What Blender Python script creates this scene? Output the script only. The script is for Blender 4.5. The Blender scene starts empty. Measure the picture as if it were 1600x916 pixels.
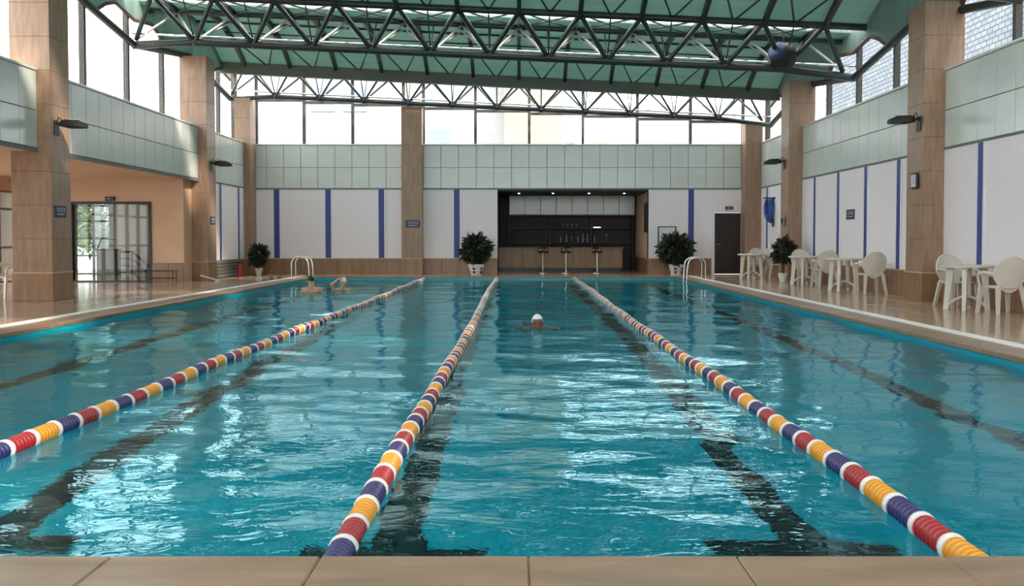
import bpy, bmesh, math, random
import numpy as np
from mathutils import Vector, Matrix, Euler

random.seed(7)
SC = bpy.context.scene
COL = SC.collection
PI = math.pi

# ------------------------------------------------------------------ camera, sky, exposure
F_PX, CAM_H = 1400.0, 1.15
PITCH = math.radians(1.7)
cam_d = bpy.data.cameras.new('camera')
cam = bpy.data.objects.new('camera', cam_d); COL.objects.link(cam)
cam.location = (0, 0, CAM_H)
cam.rotation_euler = (PI/2 - PITCH, 0, 0)
cam_d.sensor_width = 36.0
cam_d.lens = 36.0 * F_PX / 1600.0
cam_d.shift_x = -11.0/1600.0
cam_d.shift_y = -(83.0 - F_PX*math.tan(PITCH))/1600.0
cam_d.clip_end = 500
SC.camera = cam

world = bpy.data.worlds.new('sky'); SC.world = world
world.use_nodes = True
bg = world.node_tree.nodes['Background']
bg.inputs[0].default_value = (0.96, 0.98, 1.0, 1)
bg.inputs[1].default_value = 4.4
SC.view_settings.view_transform = 'Standard'
SC.view_settings.look = 'None'
SC.view_settings.exposure = 0.32
SC.view_settings.gamma = 1.0
SC.view_settings.use_curve_mapping = False

sun_d = bpy.data.lights.new('sun', 'SUN')
sun_d.energy = 7.0; sun_d.angle = math.radians(6); sun_d.color = (1.0, 0.86, 0.72)
sun = bpy.data.objects.new('sun', sun_d); COL.objects.link(sun)
sun.rotation_euler = Vector((-3.0, 2.3, -3.1)).to_track_quat('-Z', 'Y').to_euler()

# ------------------------------------------------------------------ materials
def lin(c):
    return tuple(((v/255.0)/12.92 if v/255.0 <= .04045 else ((v/255.0+.055)/1.055)**2.4) for v in c)

def mat(name, rgb, rough=.5, metal=0.0, var=0.0, vscale=(4, 4, 4), bump=0.0, bscale=60.0, spec=.5, vrgb=None, detail=3.0):
    m = bpy.data.materials.new(name); m.use_nodes = True
    nt = m.node_tree; b = nt.nodes['Principled BSDF']
    c = lin(rgb)
    b.inputs['Base Color'].default_value = (*c, 1)
    b.inputs['Roughness'].default_value = rough
    b.inputs['Metallic'].default_value = metal
    b.inputs['Specular IOR Level'].default_value = spec
    if var or bump:
        tc = nt.nodes.new('ShaderNodeNewGeometry')
        mp = nt.nodes.new('ShaderNodeMapping'); mp.inputs['Scale'].default_value = vscale
        nt.links.new(tc.outputs['Position'], mp.inputs[0])
    if var:
        n = nt.nodes.new('ShaderNodeTexNoise'); n.inputs['Scale'].default_value = 1.0
        n.inputs['Detail'].default_value = detail
        nt.links.new(mp.outputs[0], n.inputs['Vector'])
        r = nt.nodes.new('ShaderNodeValToRGB')
        lo = tuple(v*(1-var) for v in c) if vrgb is None else lin(vrgb)
        hi = tuple(min(1, v*(1+var)) for v in c)
        r.color_ramp.elements[0].position = .3; r.color_ramp.elements[0].color = (*lo, 1)
        r.color_ramp.elements[1].position = .7; r.color_ramp.elements[1].color = (*hi, 1)
        nt.links.new(n.outputs['Fac'], r.inputs[0])
        nt.links.new(r.outputs[0], b.inputs['Base Color'])
    if bump:
        n2 = nt.nodes.new('ShaderNodeTexNoise'); n2.inputs['Scale'].default_value = bscale
        nt.links.new(tc.outputs['Position'], n2.inputs['Vector'])
        bp = nt.nodes.new('ShaderNodeBump'); bp.inputs['Strength'].default_value = bump
        bp.inputs['Distance'].default_value = .01
        nt.links.new(n2.outputs['Fac'], bp.inputs['Height'])
        nt.links.new(bp.outputs[0], b.inputs['Normal'])
    return m

M = {}
M['stone'] = mat('travertine', (156, 125, 101), .4, var=.18, vscale=(14, 14, 2.2), bump=.05)
M['stone2'] = mat('travertine_dado', (146, 112, 84), .32, var=.22, vscale=(12, 12, 1.4), bump=.05)
M['stone_trim'] = mat('pale_stone_trim', (205, 170, 138), .35, var=.06)
M['panel'] = mat('pale_green_panel', (204, 210, 203), .2, var=.04, vscale=(2, 2, 2))
M['joint'] = mat('joint_grey', (120, 122, 115), .8)
M['white_wall'] = mat('white_wall_panel', (240, 231, 232), .75, var=.035, vscale=(30, 30, 30), bump=.12, bscale=90)
M['white_trim'] = mat('white_trim', (232, 232, 236), .5, var=.02)
M['blue'] = mat('blue_strip', (62, 66, 138), .45, var=.08, vscale=(6, 6, 2))
M['peach'] = mat('peach_plaster', (214, 178, 148), .8, var=.04, vscale=(2, 2, 2), bump=.05)
M['deck'] = mat('polished_deck_stone', (196, 166, 142), .13, var=.12, vscale=(3, 3, 3), detail=6)
M['coping'] = mat('coping_stone', (142, 116, 92), .34, var=.24, vscale=(1.6, 9, 9), bump=.06, detail=6)
M['gutter'] = mat('white_gutter_tile', (246, 243, 240), .4, var=.03)
M['steel'] = mat('truss_steel', (60, 68, 68), .3, metal=.35, var=.15, vscale=(3, 3, 3))
M['steel_light'] = mat('light_steel', (150, 154, 150), .35, metal=.3, var=.1)
M['steel_dark'] = mat('dark_steel', (46, 50, 49), .45, metal=.2, var=.1)
M['mullion'] = mat('mullion_bronze', (84, 78, 74), .7, var=.05)
M['edge_grey'] = mat('edge_beam_grey', (104, 108, 100), .5, var=.12, vscale=(2, 6, 6))
M['rust'] = mat('fascia_brown', (104, 78, 70), .6, var=.12)
M['black'] = mat('black_frame', (28, 27, 26), .4, var=.05)
M['dark_wood'] = mat('dark_brown_wood', (40, 27, 26), .5, var=.15, vscale=(10, 10, 1.2))
M['bar_dark'] = mat('bar_dark_wall', (40, 28, 28), .6, var=.1)
M['bar_wood'] = mat('bar_front_wood', (138, 106, 76), .4, var=.16, vscale=(16, 3, 1.2))
M['chrome'] = mat('chrome', (225, 225, 222), .14, metal=1.0, var=.02)
M['plastic'] = mat('white_plastic', (214, 206, 194), .38, var=.03)
M['pot_white'] = mat('white_pot', (226, 222, 214), .3, var=.03)
M['soil'] = mat('potting_soil', (58, 42, 32), .9, var=.2, vscale=(40, 40, 40))
M['leaf'] = mat('dark_leaf', (42, 58, 34), .5, var=.35, vscale=(9, 9, 9), vrgb=(44, 34, 30))
M['leaf_out'] = mat('outdoor_leaf', (96, 128, 80), .6, var=.3, vscale=(3, 3, 3))
M['bark'] = mat('bark', (92, 72, 54), .8, var=.2, vscale=(10, 10, 2))
M['red'] = mat('float_red', (158, 22, 30), .35, var=.06)
M['yellow'] = mat('float_yellow', (226, 150, 22), .35, var=.06)
M['navy'] = mat('float_navy', (42, 34, 96), .35, var=.06)
M['float_white'] = mat('float_white', (232, 226, 222), .35, var=.03)
M['cable'] = mat('steel_cable', (120, 120, 118), .4, metal=.8, var=.05)
M['line_black'] = mat('black_lane_tile', (16, 14, 16), .3, var=.1)
M['lamp_body'] = mat('floodlight_black', (22, 20, 20), .5, var=.05)
M['lamp_glass'] = mat('floodlight_lens', (190, 196, 200), .1, var=.02)
M['sign'] = mat('sign_navy', (44, 46, 84), .4, var=.04)
M['sign_mark'] = mat('sign_white_mark', (206, 210, 222), .5, var=.02)
M['paper'] = mat('notice_paper', (220, 220, 220), .6, var=.03)
M['clock_face'] = mat('clock_face', (205, 205, 216), .4, var=.03)
M['hose'] = mat('blue_hose', (44, 84, 158), .35, var=.12)
M['grey_box'] = mat('grey_cabinet', (118, 120, 114), .5, var=.06)
M['lobby_wall'] = mat('lobby_grey_wall', (184, 174, 162), .75, var=.04)
M['skin'] = mat('skin', (206, 158, 132), .5, var=.05)
M['skin_shaded'] = mat('shaded_skin', (112, 78, 62), .45, var=.06)  # skin darkened to paint in the shade on the mid-pool swimmer
M['hair'] = mat('black_hair', (26, 22, 22), .5, var=.1)
M['cap'] = mat('white_cap', (228, 230, 236), .4, var=.02)
M['suit_dark'] = mat('dark_swimsuit', (30, 32, 44), .5, var=.05)
M['bottle_a'] = mat('bottle_pale_glass', (120, 126, 130), .15, var=.04)
M['bottle_b'] = mat('bottle_amber_glass', (120, 70, 46), .15, var=.04)
M['render_white'] = mat('pale_render', (168, 166, 166), .8, var=.06, vscale=(.6, .6, .6))
M['render_peach'] = mat('peach_render', (168, 150, 134), .8, var=.06, vscale=(.6, .6, .6))
M['ext_glass'] = mat('blue_window', (124, 136, 164), .3, var=.06)
M['ext_ground'] = mat('pale_paving', (150, 148, 142), .8, var=.1)
M['speaker'] = mat('speaker_brown', (40, 30, 30), .5, var=.12)
M['speaker_sheen'] = mat('speaker_sheen', (34, 58, 88), .3, var=.15)  # blue highlight on the loudspeaker, painted as a base colour

def roof_mat():
    m = bpy.data.materials.new('green_translucent_roof'); m.use_nodes = True
    nt = m.node_tree; nt.nodes.clear()
    out = nt.nodes.new('ShaderNodeOutputMaterial')
    geo = nt.nodes.new('ShaderNodeNewGeometry')
    mp = nt.nodes.new('ShaderNodeMapping'); mp.inputs['Scale'].default_value = (.25, 5, 1)
    nt.links.new(geo.outputs['Position'], mp.inputs[0])
    n = nt.nodes.new('ShaderNodeTexNoise'); n.inputs['Scale'].default_value = 1.0
    nt.links.new(mp.outputs[0], n.inputs['Vector'])
    r = nt.nodes.new('ShaderNodeValToRGB')
    r.color_ramp.elements[0].position = .3; r.color_ramp.elements[0].color = (*lin((126, 156, 150)), 1)
    r.color_ramp.elements[1].position = .7; r.color_ramp.elements[1].color = (*lin((166, 180, 170)), 1)
    nt.links.new(n.outputs['Fac'], r.inputs[0])
    d = nt.nodes.new('ShaderNodeBsdfPrincipled'); d.inputs['Roughness'].default_value = .45
    nt.links.new(r.outputs[0], d.inputs['Base Color'])
    t = nt.nodes.new('ShaderNodeBsdfTranslucent')
    t.inputs['Color'].default_value = (*lin((140, 168, 158)), 1)
    mx = nt.nodes.new('ShaderNodeMixShader'); mx.inputs[0].default_value = .40
    nt.links.new(d.outputs[0], mx.inputs[1]); nt.links.new(t.outputs[0], mx.inputs[2])
    nt.links.new(mx.outputs[0], out.inputs[0])
    return m
M['roof'] = roof_mat()

def glass_mat(name, tint, gl=.07):
    m = bpy.data.materials.new(name); m.use_nodes = True
    nt = m.node_tree; nt.nodes.clear()
    out = nt.nodes.new('ShaderNodeOutputMaterial')
    t = nt.nodes.new('ShaderNodeBsdfTransparent'); t.inputs[0].default_value = (*tint, 1)
    g = nt.nodes.new('ShaderNodeBsdfGlossy'); g.inputs['Roughness'].default_value = .02
    mx = nt.nodes.new('ShaderNodeMixShader'); mx.inputs[0].default_value = gl
    nt.links.new(t.outputs[0], mx.inputs[1]); nt.links.new(g.outputs[0], mx.inputs[2])
    nt.links.new(mx.outputs[0], out.inputs[0])
    return m
M['glass'] = glass_mat('window_glass', (.96, .98, .98))
M['door_glass'] = glass_mat('door_glass', (.80, .82, .80), .03)

def tile_mat(name, rgb, mortar, scale, rough):
    m = bpy.data.materials.new(name); m.use_nodes = True
    nt = m.node_tree; b = nt.nodes['Principled BSDF']
    geo = nt.nodes.new('ShaderNodeNewGeometry')
    mp = nt.nodes.new('ShaderNodeMapping')
    nt.links.new(geo.outputs['Position'], mp.inputs[0])
    cm = nt.nodes.new('ShaderNodeSeparateXYZ'); nt.links.new(mp.outputs[0], cm.inputs[0])
    add = nt.nodes.new('ShaderNodeMath'); add.operation = 'ADD'
    nt.links.new(cm.outputs[1], add.inputs[0]); nt.links.new(cm.outputs[2], add.inputs[1])
    cb = nt.nodes.new('ShaderNodeCombineXYZ')
    nt.links.new(cm.outputs[0], cb.inputs[0]); nt.links.new(add.outputs[0], cb.inputs[1])
    br = nt.nodes.new('ShaderNodeTexBrick'); br.offset = 0.0
    br.inputs['Scale'].default_value = scale
    br.inputs['Brick Width'].default_value = .5; br.inputs['Row Height'].default_value = .5
    br.inputs['Mortar Size'].default_value = .02
    c = lin(rgb)
    br.inputs['Color1'].default_value = (*c, 1); br.inputs['Color2'].default_value = (*(v*.88 for v in c), 1)
    br.inputs['Mortar'].default_value = (*lin(mortar), 1)
    nt.links.new(cb.outputs[0], br.inputs['Vector'])
    nt.links.new(br.outputs['Color'], b.inputs['Base Color'])
    b.inputs['Roughness'].default_value = rough
    return m
M['pool_tile'] = tile_mat('turquoise_pool_tile', (0, 170, 186), (0, 148, 170), 4.0, .3)

def brick_mat():
    m = bpy.data.materials.new('white_brick'); m.use_nodes = True
    nt = m.node_tree; b = nt.nodes['Principled BSDF']
    geo = nt.nodes.new('ShaderNodeNewGeometry')
    sx = nt.nodes.new('ShaderNodeSeparateXYZ'); nt.links.new(geo.outputs['Position'], sx.inputs[0])
    cb = nt.nodes.new('ShaderNodeCombineXYZ')
    nt.links.new(sx.outputs[1], cb.inputs[0]); nt.links.new(sx.outputs[2], cb.inputs[1])
    br = nt.nodes.new('ShaderNodeTexBrick'); br.inputs['Scale'].default_value = 1.25
    br.inputs['Mortar Size'].default_value = .03
    br.inputs['Color1'].default_value = (*lin((146, 152, 158)), 1); br.inputs['Color2'].default_value = (*lin((126, 132, 140)), 1)
    br.inputs['Mortar'].default_value = (*lin((84, 90, 98)), 1)
    nt.links.new(cb.outputs[0], br.inputs['Vector'])
    nt.links.new(br.outputs['Color'], b.inputs['Base Color'])
    b.inputs['Roughness'].default_value = .85
    return m
M['brick'] = brick_mat()

def water_mat():
    m = bpy.data.materials.new('pool_water'); m.use_nodes = True
    nt = m.node_tree; nt.nodes.clear()
    out = nt.nodes.new('ShaderNodeOutputMaterial')
    g = nt.nodes.new('ShaderNodeBsdfGlass'); g.inputs['IOR'].default_value = 1.28
    g.inputs['Roughness'].default_value = 0.0
    g.inputs['Color'].default_value = (.60, .95, 1.0, 1)
    geo = nt.nodes.new('ShaderNodeNewGeometry')
    mp = nt.nodes.new('ShaderNodeMapping'); mp.inputs['Scale'].default_value = (2.2, 4.0, 1)
    nt.links.new(geo.outputs['Position'], mp.inputs[0])
    n = nt.nodes.new('ShaderNodeTexNoise'); n.inputs['Scale'].default_value = 2.2; n.inputs['Detail'].default_value = 3
    n.inputs['Distortion'].default_value = .8
    nt.links.new(mp.outputs[0], n.inputs['Vector'])
    bp = nt.nodes.new('ShaderNodeBump'); bp.inputs['Strength'].default_value = .20; bp.inputs['Distance'].default_value = .02
    nt.links.new(n.outputs['Fac'], bp.inputs['Height'])
    nt.links.new(bp.outputs[0], g.inputs['Normal'])
    nt.links.new(g.outputs[0], out.inputs[0])
    return m
M['water'] = water_mat()

def emit_mat(name, rgb, s):
    m = bpy.data.materials.new(name); m.use_nodes = True
    b = m.node_tree.nodes['Principled BSDF']
    b.inputs['Base Color'].default_value = (*rgb, 1)
    b.inputs['Emission Color'].default_value = (*rgb, 1); b.inputs['Emission Strength'].default_value = s
    return m
M['lamp_on'] = emit_mat('downlight_glow', (1, .95, .86), 4.0)

# ------------------------------------------------------------------ builders
def tag(o, label=None, cat=None, group=None, kind=None):
    if label: o['label'] = label
    if cat: o['category'] = cat
    if group: o['group'] = group
    if kind: o['kind'] = kind
    return o

def thing(name, label, cat, loc=(0, 0, 0), rotz=0.0, group=None, kind=None):
    o = bpy.data.objects.new(name, None); COL.objects.link(o)
    o.location = loc; o.rotation_euler = (0, 0, rotz); o.empty_display_size = .1
    return tag(o, label, cat, group, kind)

def link(name, me, m, parent=None, loc=(0, 0, 0), rot=(0, 0, 0), scale=(1, 1, 1)):
    o = bpy.data.objects.new(name, me); COL.objects.link(o)
    if m is not None:
        mm = M[m] if isinstance(m, str) else m
        if len(me.materials) == 0:
            me.materials.append(mm)
        elif me.materials[0] is not mm:
            o.material_slots[0].link = 'OBJECT'; o.material_slots[0].material = mm
    o.parent = parent; o.location = loc; o.rotation_euler = rot; o.scale = scale
    return o

def smooth(me, ang=40):
    for p in me.polygons: p.use_smooth = True
    try: me.set_sharp_from_angle(angle=math.radians(ang))
    except Exception: pass
    return me

def bm_mesh(bm, name='mesh', sm=None):
    me = bpy.data.meshes.new(name); bm.normal_update(); bm.to_mesh(me); bm.free()
    if sm: smooth(me, sm)
    return me

def pyd(name, v, f, sm=None):
    me = bpy.data.meshes.new(name); me.from_pydata([tuple(p) for p in v], [], f); me.update()
    if sm: smooth(me, sm)
    return me

_box = {}
def box_mesh(sx, sy, sz, bev=0.0, m=''):
    k = (round(sx, 4), round(sy, 4), round(sz, 4), round(bev, 4), m if isinstance(m, str) else m.name)
    if k in _box: return _box[k]
    bm = bmesh.new(); bmesh.ops.create_cube(bm, size=1.0)
    for v in bm.verts: v.co = Vector((v.co.x*sx, v.co.y*sy, v.co.z*sz))
    if bev:
        bmesh.ops.bevel(bm, geom=list(bm.edges), offset=min(bev, .45*min(sx, sy, sz)), segments=1, affect='EDGES')
    me = bm_mesh(bm, 'box'); _box[k] = me
    return me

def box(name, lo, hi, m, parent=None, bev=0.0):
    """axis-aligned box between two corners, in the parent's frame"""
    s = [hi[i]-lo[i] for i in range(3)]; c = [(hi[i]+lo[i])/2 for i in range(3)]
    return link(name, box_mesh(*s, bev, m), m, parent, c)

_cyl = {}
def cyl_mesh(m, n=8):
    k = (m, n)
    if k not in _cyl:
        v = []; f = []
        for i in range(n):
            a = 2*PI*i/n; v += [(math.cos(a), math.sin(a), 0), (math.cos(a), math.sin(a), 1)]
        for i in range(n):
            j = (i+1) % n; f.append((2*i, 2*j, 2*j+1, 2*i+1))
        f.append(tuple(2*i for i in reversed(range(n)))); f.append(tuple(2*i+1 for i in range(n)))
        _cyl[k] = pyd('rod', v, f, 60)
    return _cyl[k]

def bar(name, p0, p1, r, m, parent=None, n=8):
    p0 = Vector(p0); p1 = Vector(p1); d = p1-p0
    return link(name, cyl_mesh(m, n), m, parent, p0, d.to_track_quat('Z', 'Y').to_euler(), (r, r, d.length))

def tube_bm(bm, pts, rad, n=8, closed=False):
    pts = [Vector(p) for p in pts]; N = len(pts); rings = []
    up = Vector((0, 0, 1)); prev = None
    for i, p in enumerate(pts):
        if closed: t = (pts[(i+1) % N]-pts[i-1]).normalized()
        else: t = (pts[min(i+1, N-1)]-pts[max(i-1, 0)]).normalized()
        if prev is None:
            a = t.cross(up)
            if a.length < 1e-3: a = t.cross(Vector((1, 0, 0)))
            a.normalize()
        else:
            a = (prev - t*prev.dot(t)).normalized()
        prev = a; b = t.cross(a)
        r = rad[i] if isinstance(rad, (list, tuple)) else rad
        rings.append([bm.verts.new(p + a*r*math.cos(2*PI*k/n) + b*r*math.sin(2*PI*k/n)) for k in range(n)])
    for i in range(N if closed else N-1):
        A = rings[i]; B = rings[(i+1) % N]
        for k in range(n):
            bm.faces.new((A[k], A[(k+1) % n], B[(k+1) % n], B[k]))
    if not closed:
        bm.faces.new(list(reversed(rings[0]))); bm.faces.new(rings[-1])
    return bm

def tube(name, pts, rad, m, parent=None, n=8, closed=False, loc=(0, 0, 0)):
    bm = tube_bm(bmesh.new(), pts, rad, n, closed)
    bmesh.ops.recalc_face_normals(bm, faces=bm.faces)
    return link(name, bm_mesh(bm, name, 50), m, parent, loc)

def lathe_mesh(prof, n=20, name='lathe', sm=40):
    v = []; f = []
    for (r, z) in prof:
        for k in range(n):
            a = 2*PI*k/n; v.append((r*math.cos(a), r*math.sin(a), z))
    for i in range(len(prof)-1):
        for k in range(n):
            k2 = (k+1) % n
            f.append((i*n+k, i*n+k2, (i+1)*n+k2, (i+1)*n+k))
    if prof[0][0] > 1e-4: f.append(tuple(reversed(range(n))))
    if prof[-1][0] > 1e-4: f.append(tuple(range((len(prof)-1)*n, len(prof)*n)))
    return pyd(name, v, f, sm)

def quad_slab(name, a, b, c, d, th, m, parent=None):
    """a flat piece with thickness th along its normal"""
    a, b, c, d = map(Vector, (a, b, c, d)); n = (b-a).cross(d-a).normalized()*th
    v = [a, b, c, d, a+n, b+n, c+n, d+n]
    f = [(3, 2, 1, 0), (4, 5, 6, 7), (0, 1, 5, 4), (1, 2, 6, 5), (2, 3, 7, 6), (3, 0, 4, 7)]
    return link(name, pyd(name, v, f), m, parent)

# ------------------------------------------------------------------ dimensions
PX0, PX1, PY0, PY1 = -6.33, 4.89, 3.22, 28.0     # pool edge
WZ, PD = -.10, -1.42                              # water, pool floor
YB = 30.0                                         # back wall face
XL, XR = -9.0, 7.95                               # band / wall face left and right
WXL, WXR, WYB = -9.56, 8.34, 30.16                # window planes
ZD, Z1, Z2 = .53, 2.83, 4.30                      # dado, band bottom, band top
YN = -3.0                                         # wall behind the camera
PIL = [(0.0, .72), (8.4, 9.12), (16.8, 17.52), (25.2, 25.92)]
PLX0, PLX1 = -9.5, -8.75
PRX0, PRX1 = 7.56, 8.3
TR = [29.5, 22.2, 14.9, 7.6, .3]
def zb(i, x): return (5.45-.049*x) if i == 0 else (5.66-.045*x)

# ------------------------------------------------------------------ floor and pool
fl = thing('floor', 'polished tan stone deck around the pool', 'floor', kind='structure')
GB = -.02
box('deck_base', (-13.6, YN, -.30), (PX0-.43-.12, YB, GB), 'deck', fl)
box('deck_base', (PX1+.43+.12, YN, -.30), (WXR+.2, YB, GB), 'deck', fl)
box('deck_base', (PX0-.55, PY1+.02, -.30), (PX1+.55, YB+4.2, GB), 'deck', fl)
box('deck_base', (PX0-.55, YN, -.30), (PX1+.55, PY0-.02, GB), 'deck', fl)
box('hall_base', (-17, YB-5.4, -.30), (-13.6, YB+.6, GB), 'deck', fl)
G = .004
def tiles(x0, x1, y0, y1, nx, ny, name='deck_tile', m='deck', bev=.003):
    dx = (x1-x0)/nx; dy = (y1-y0)/ny
    for i in range(nx):
        for j in range(ny):
            box(name, (x0+i*dx+G, y0+j*dy+G, GB-.02), (x0+(i+1)*dx-G, y0+(j+1)*dy-G, 0), m, fl, bev)
tiles(-9.4, PX0-.55, 8.0, 28.0, 3, 20)
tiles(PX1+.55, XR, 8.0, 28.0, 3, 20)
tiles(-9.0, XR, 28.0+.43, YB, 18, 2)
tiles(-9.4, PX0-.55, YN, 8.0, 2, 8); tiles(PX1+.55, XR, YN, 8.0, 2, 8)
tiles(-13.5, -9.4, 8.0, 24.5, 3, 12); tiles(-13.5, -9.4, YN, 8.0, 2, 5)
tiles(PX0-.55, PX1+.55, YN, PY0-.43, 8, 4)
tiles(-.72, 4.33, YB, YB+3.4, 5, 4, 'bar_floor_tile')
tiles(-17, -9.6, 24.7, 30.4, 6, 5, 'hall_floor_tile')
# coping slabs with rounded lip
def coping(lo, hi, n, ax):
    L = (hi[ax]-lo[ax])/n
    for i in range(n):
        a = list(lo); b = list(hi); a[ax] = lo[ax]+i*L+.0012; b[ax] = lo[ax]+(i+1)*L-.0012
        box('coping_slab', a, b, 'coping', fl, .007)
coping((PX0-.43, PY0-.43, -.055), (PX1+.43, PY0, 0.004), 16, 0)
coping((PX0-.43, PY1, -.055), (PX1+.43, PY1+.43, 0.004), 16, 0)
coping((PX0-.43, PY0, -.055), (PX0, PY1, 0.004), 28, 1)
coping((PX1, PY0, -.055), (PX1+.43, PY1, 0.004), 28, 1)
for (a, b) in ((PX0-.57, PX0-.42), (PX1+.42, PX1+.57)):
    for i in range(14):
        L = (PY1-PY0+.86)/14; y = PY0-.43+i*L
        box('gutter_strip', (a+.004, y+.002, -.05), (b-.004, y+L-.002, .022), 'gutter', fl, .003)

pool = thing('pool_basin', 'turquoise tiled pool basin with black lane lines', 'pool', kind='structure')
W = .25
box('basin_floor', (PX0-W, PY0-W, PD-.2), (PX1+W, PY1+W, PD), 'pool_tile', pool)
box('basin_wall', (PX0-W, PY0-W, PD), (PX0+.015, PY1+W, -.056), 'pool_tile', pool)
box('basin_wall', (PX1-.015, PY0-W, PD), (PX1+W, PY1+W, -.056), 'pool_tile', pool)
box('basin_wall', (PX0+.015, PY1-.015, PD), (PX1-.015, PY1+W, -.056), 'pool_tile', pool)
box('basin_wall', (PX0+.015, PY0-W, PD), (PX1-.015, PY0+.015, -.056), 'pool_tile', pool)
LANES = [-5.2, -2.98, -.70, 1.58, 3.82]
for x in LANES:
    box('lane_line', (x-.125, PY0+1.85, PD), (x+.125, PY1-1.7, PD+.006), 'line_black', pool)
    box('lane_line_end', (x-.5, PY0+1.6, PD), (x+.5, PY0+1.85, PD+.006), 'line_black', pool)
    box('lane_line_end', (x-.5, PY1-1.7, PD), (x+.5, PY1-1.45, PD+.006), 'line_black', pool)
# cross target on far wall
box('wall_inlet', (4.05, PY1-.03, -.30), (4.22, PY1-.012, -.13), 'line_black', pool)

# water surface with real ripples
def make_water():
    st = .055
    nx = int((PX1-PX0-.03)/st); ny = int((PY1-PY0-.03)/st)
    xs = np.linspace(PX0+.015, PX1-.015, nx); ys = np.linspace(PY0+.015, PY1-.015, ny)
    X, Y = np.meshgrid(xs, ys)
    Z = np.zeros_like(X)
    rng = np.random.RandomState(11)
    for k in range(46):
        lam = math.exp(rng.uniform(math.log(.28), math.log(2.2)))
        th = rng.normal(PI/2, .75)
        kk = 2*PI/lam
        slope = .0062*(lam/.6)**.35
        Z += slope/kk*np.sin(kk*(X*math.cos(th)+Y*math.sin(th))+rng.uniform(0, 2*PI)
                             + .8*np.sin(.5*X+rng.uniform(0, 6))+.8*np.sin(.4*Y+rng.uniform(0, 6)))
    # calmer and rougher patches
    amp = 1.0 + .35*np.sin(.55*X+1.0)*np.sin(.33*Y+.4)
    Z *= amp
    v = np.stack([X.ravel(), Y.ravel(), (Z+WZ).ravel()], 1)
    i = np.arange(ny-1)[:, None]*nx+np.arange(nx-1)[None, :]
    f = np.stack([i, i+1, i+nx+1, i+nx], -1).reshape(-1, 4)
    me = bpy.data.meshes.new('pool_water')
    me.vertices.add(len(v)); me.vertices.foreach_set('co', v.ravel())
    me.loops.add(f.size); me.loops.foreach_set('vertex_index', f.ravel().astype(np.int32))
    me.polygons.add(len(f)); me.polygons.foreach_set('loop_start', np.arange(0, f.size, 4, dtype=np.int32))
    me.polygons.foreach_set('use_smooth', np.ones(len(f), bool))
    me.update(calc_edges=True); me.validate()
    return me
tag(link('pool_water', make_water(), 'water'), 'clear rippled turquoise water filling the pool', 'water', kind='stuff')

# ------------------------------------------------------------------ walls
def band(parent, axis, fixed, a0, a1, n, sgn):
    """two rows of cladding panels; sgn = direction the face looks"""
    zz = [Z1+.04, (Z1+Z2)/2, Z2]
    L = (a1-a0)/n; g = .006
    for i in range(n):
        for r in range(2):
            lo = a0+i*L+g; hi = a0+(i+1)*L-g; z0 = zz[r]+g; z1 = zz[r+1]-g
            f0, f1 = sorted((fixed, fixed-sgn*.04))
            if axis == 'x': box('cladding_panel', (lo, f0, z0), (hi, f1, z1), 'panel', parent, .006)
            else: box('cladding_panel', (f0, lo, z0), (f1, hi, z1), 'panel', parent, .006)
    f0, f1 = sorted((fixed+sgn*.012, fixed-sgn*.04))
    if axis == 'x': box('band_trim', (a0, f0, Z1), (a1, f1, Z1+.035), 'joint', parent)
    else: box('band_trim', (f0, a0, Z1), (f1, a1, Z1+.035), 'joint', parent)

def dado(parent, axis, fixed, a0, a1, n, sgn, m='stone2'):
    L = (a1-a0)/n; g = .003
    for i in range(n):
        lo = a0+i*L+g; hi = a0+(i+1)*L-g
        f0, f1 = sorted((fixed+sgn*.03, fixed-sgn*.02))
        if axis == 'x': box('dado_slab', (lo, f0, 0), (hi, f1, ZD-.012), m, parent, .004)
        else: box('dado_slab', (f0, lo, 0), (f1, hi, ZD-.012), m, parent, .004)
    f0, f1 = sorted((fixed+sgn*.04, fixed-sgn*.02))
    if axis == 'x': box('dado_cap', (a0, f0, ZD-.012), (a1, f1, ZD+.012), 'stone_trim', parent)
    else: box('dado_cap', (f0, a0, ZD-.012), (f1, a1, ZD+.012), 'stone_trim', parent)

def field(parent, axis, fixed, a0, a1, sgn, stripes, top=Z1):
    """white wall panels split by blue strips with white edging"""
    z0 = ZD+.012; edges = [a0]
    for s in sorted(stripes): edges += [s-.15, s+.15]
    edges.append(a1)
    f0, f1 = sorted((fixed, fixed-sgn*.03))
    def b(nm, lo, hi, m, d):
        g0, g1 = sorted((fixed+sgn*d, fixed-sgn*.03))
        if axis == 'x': box(nm, (lo, g0, z0), (hi, g1, top), m, parent)
        else: box(nm, (g0, lo, z0), (g1, hi, top), m, parent)
    for k in range(0, len(edges), 2):
        if edges[k+1]-edges[k] > .02: b('wall_panel', edges[k], edges[k+1], 'white_wall', 0)
    for s in stripes:
        b('stripe_edge', s-.15, s-.095, 'white_trim', .022)
        b('blue_stripe', s-.095, s+.095, 'blue', .012)
        b('stripe_edge', s+.095, s+.15, 'white_trim', .022)

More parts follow.
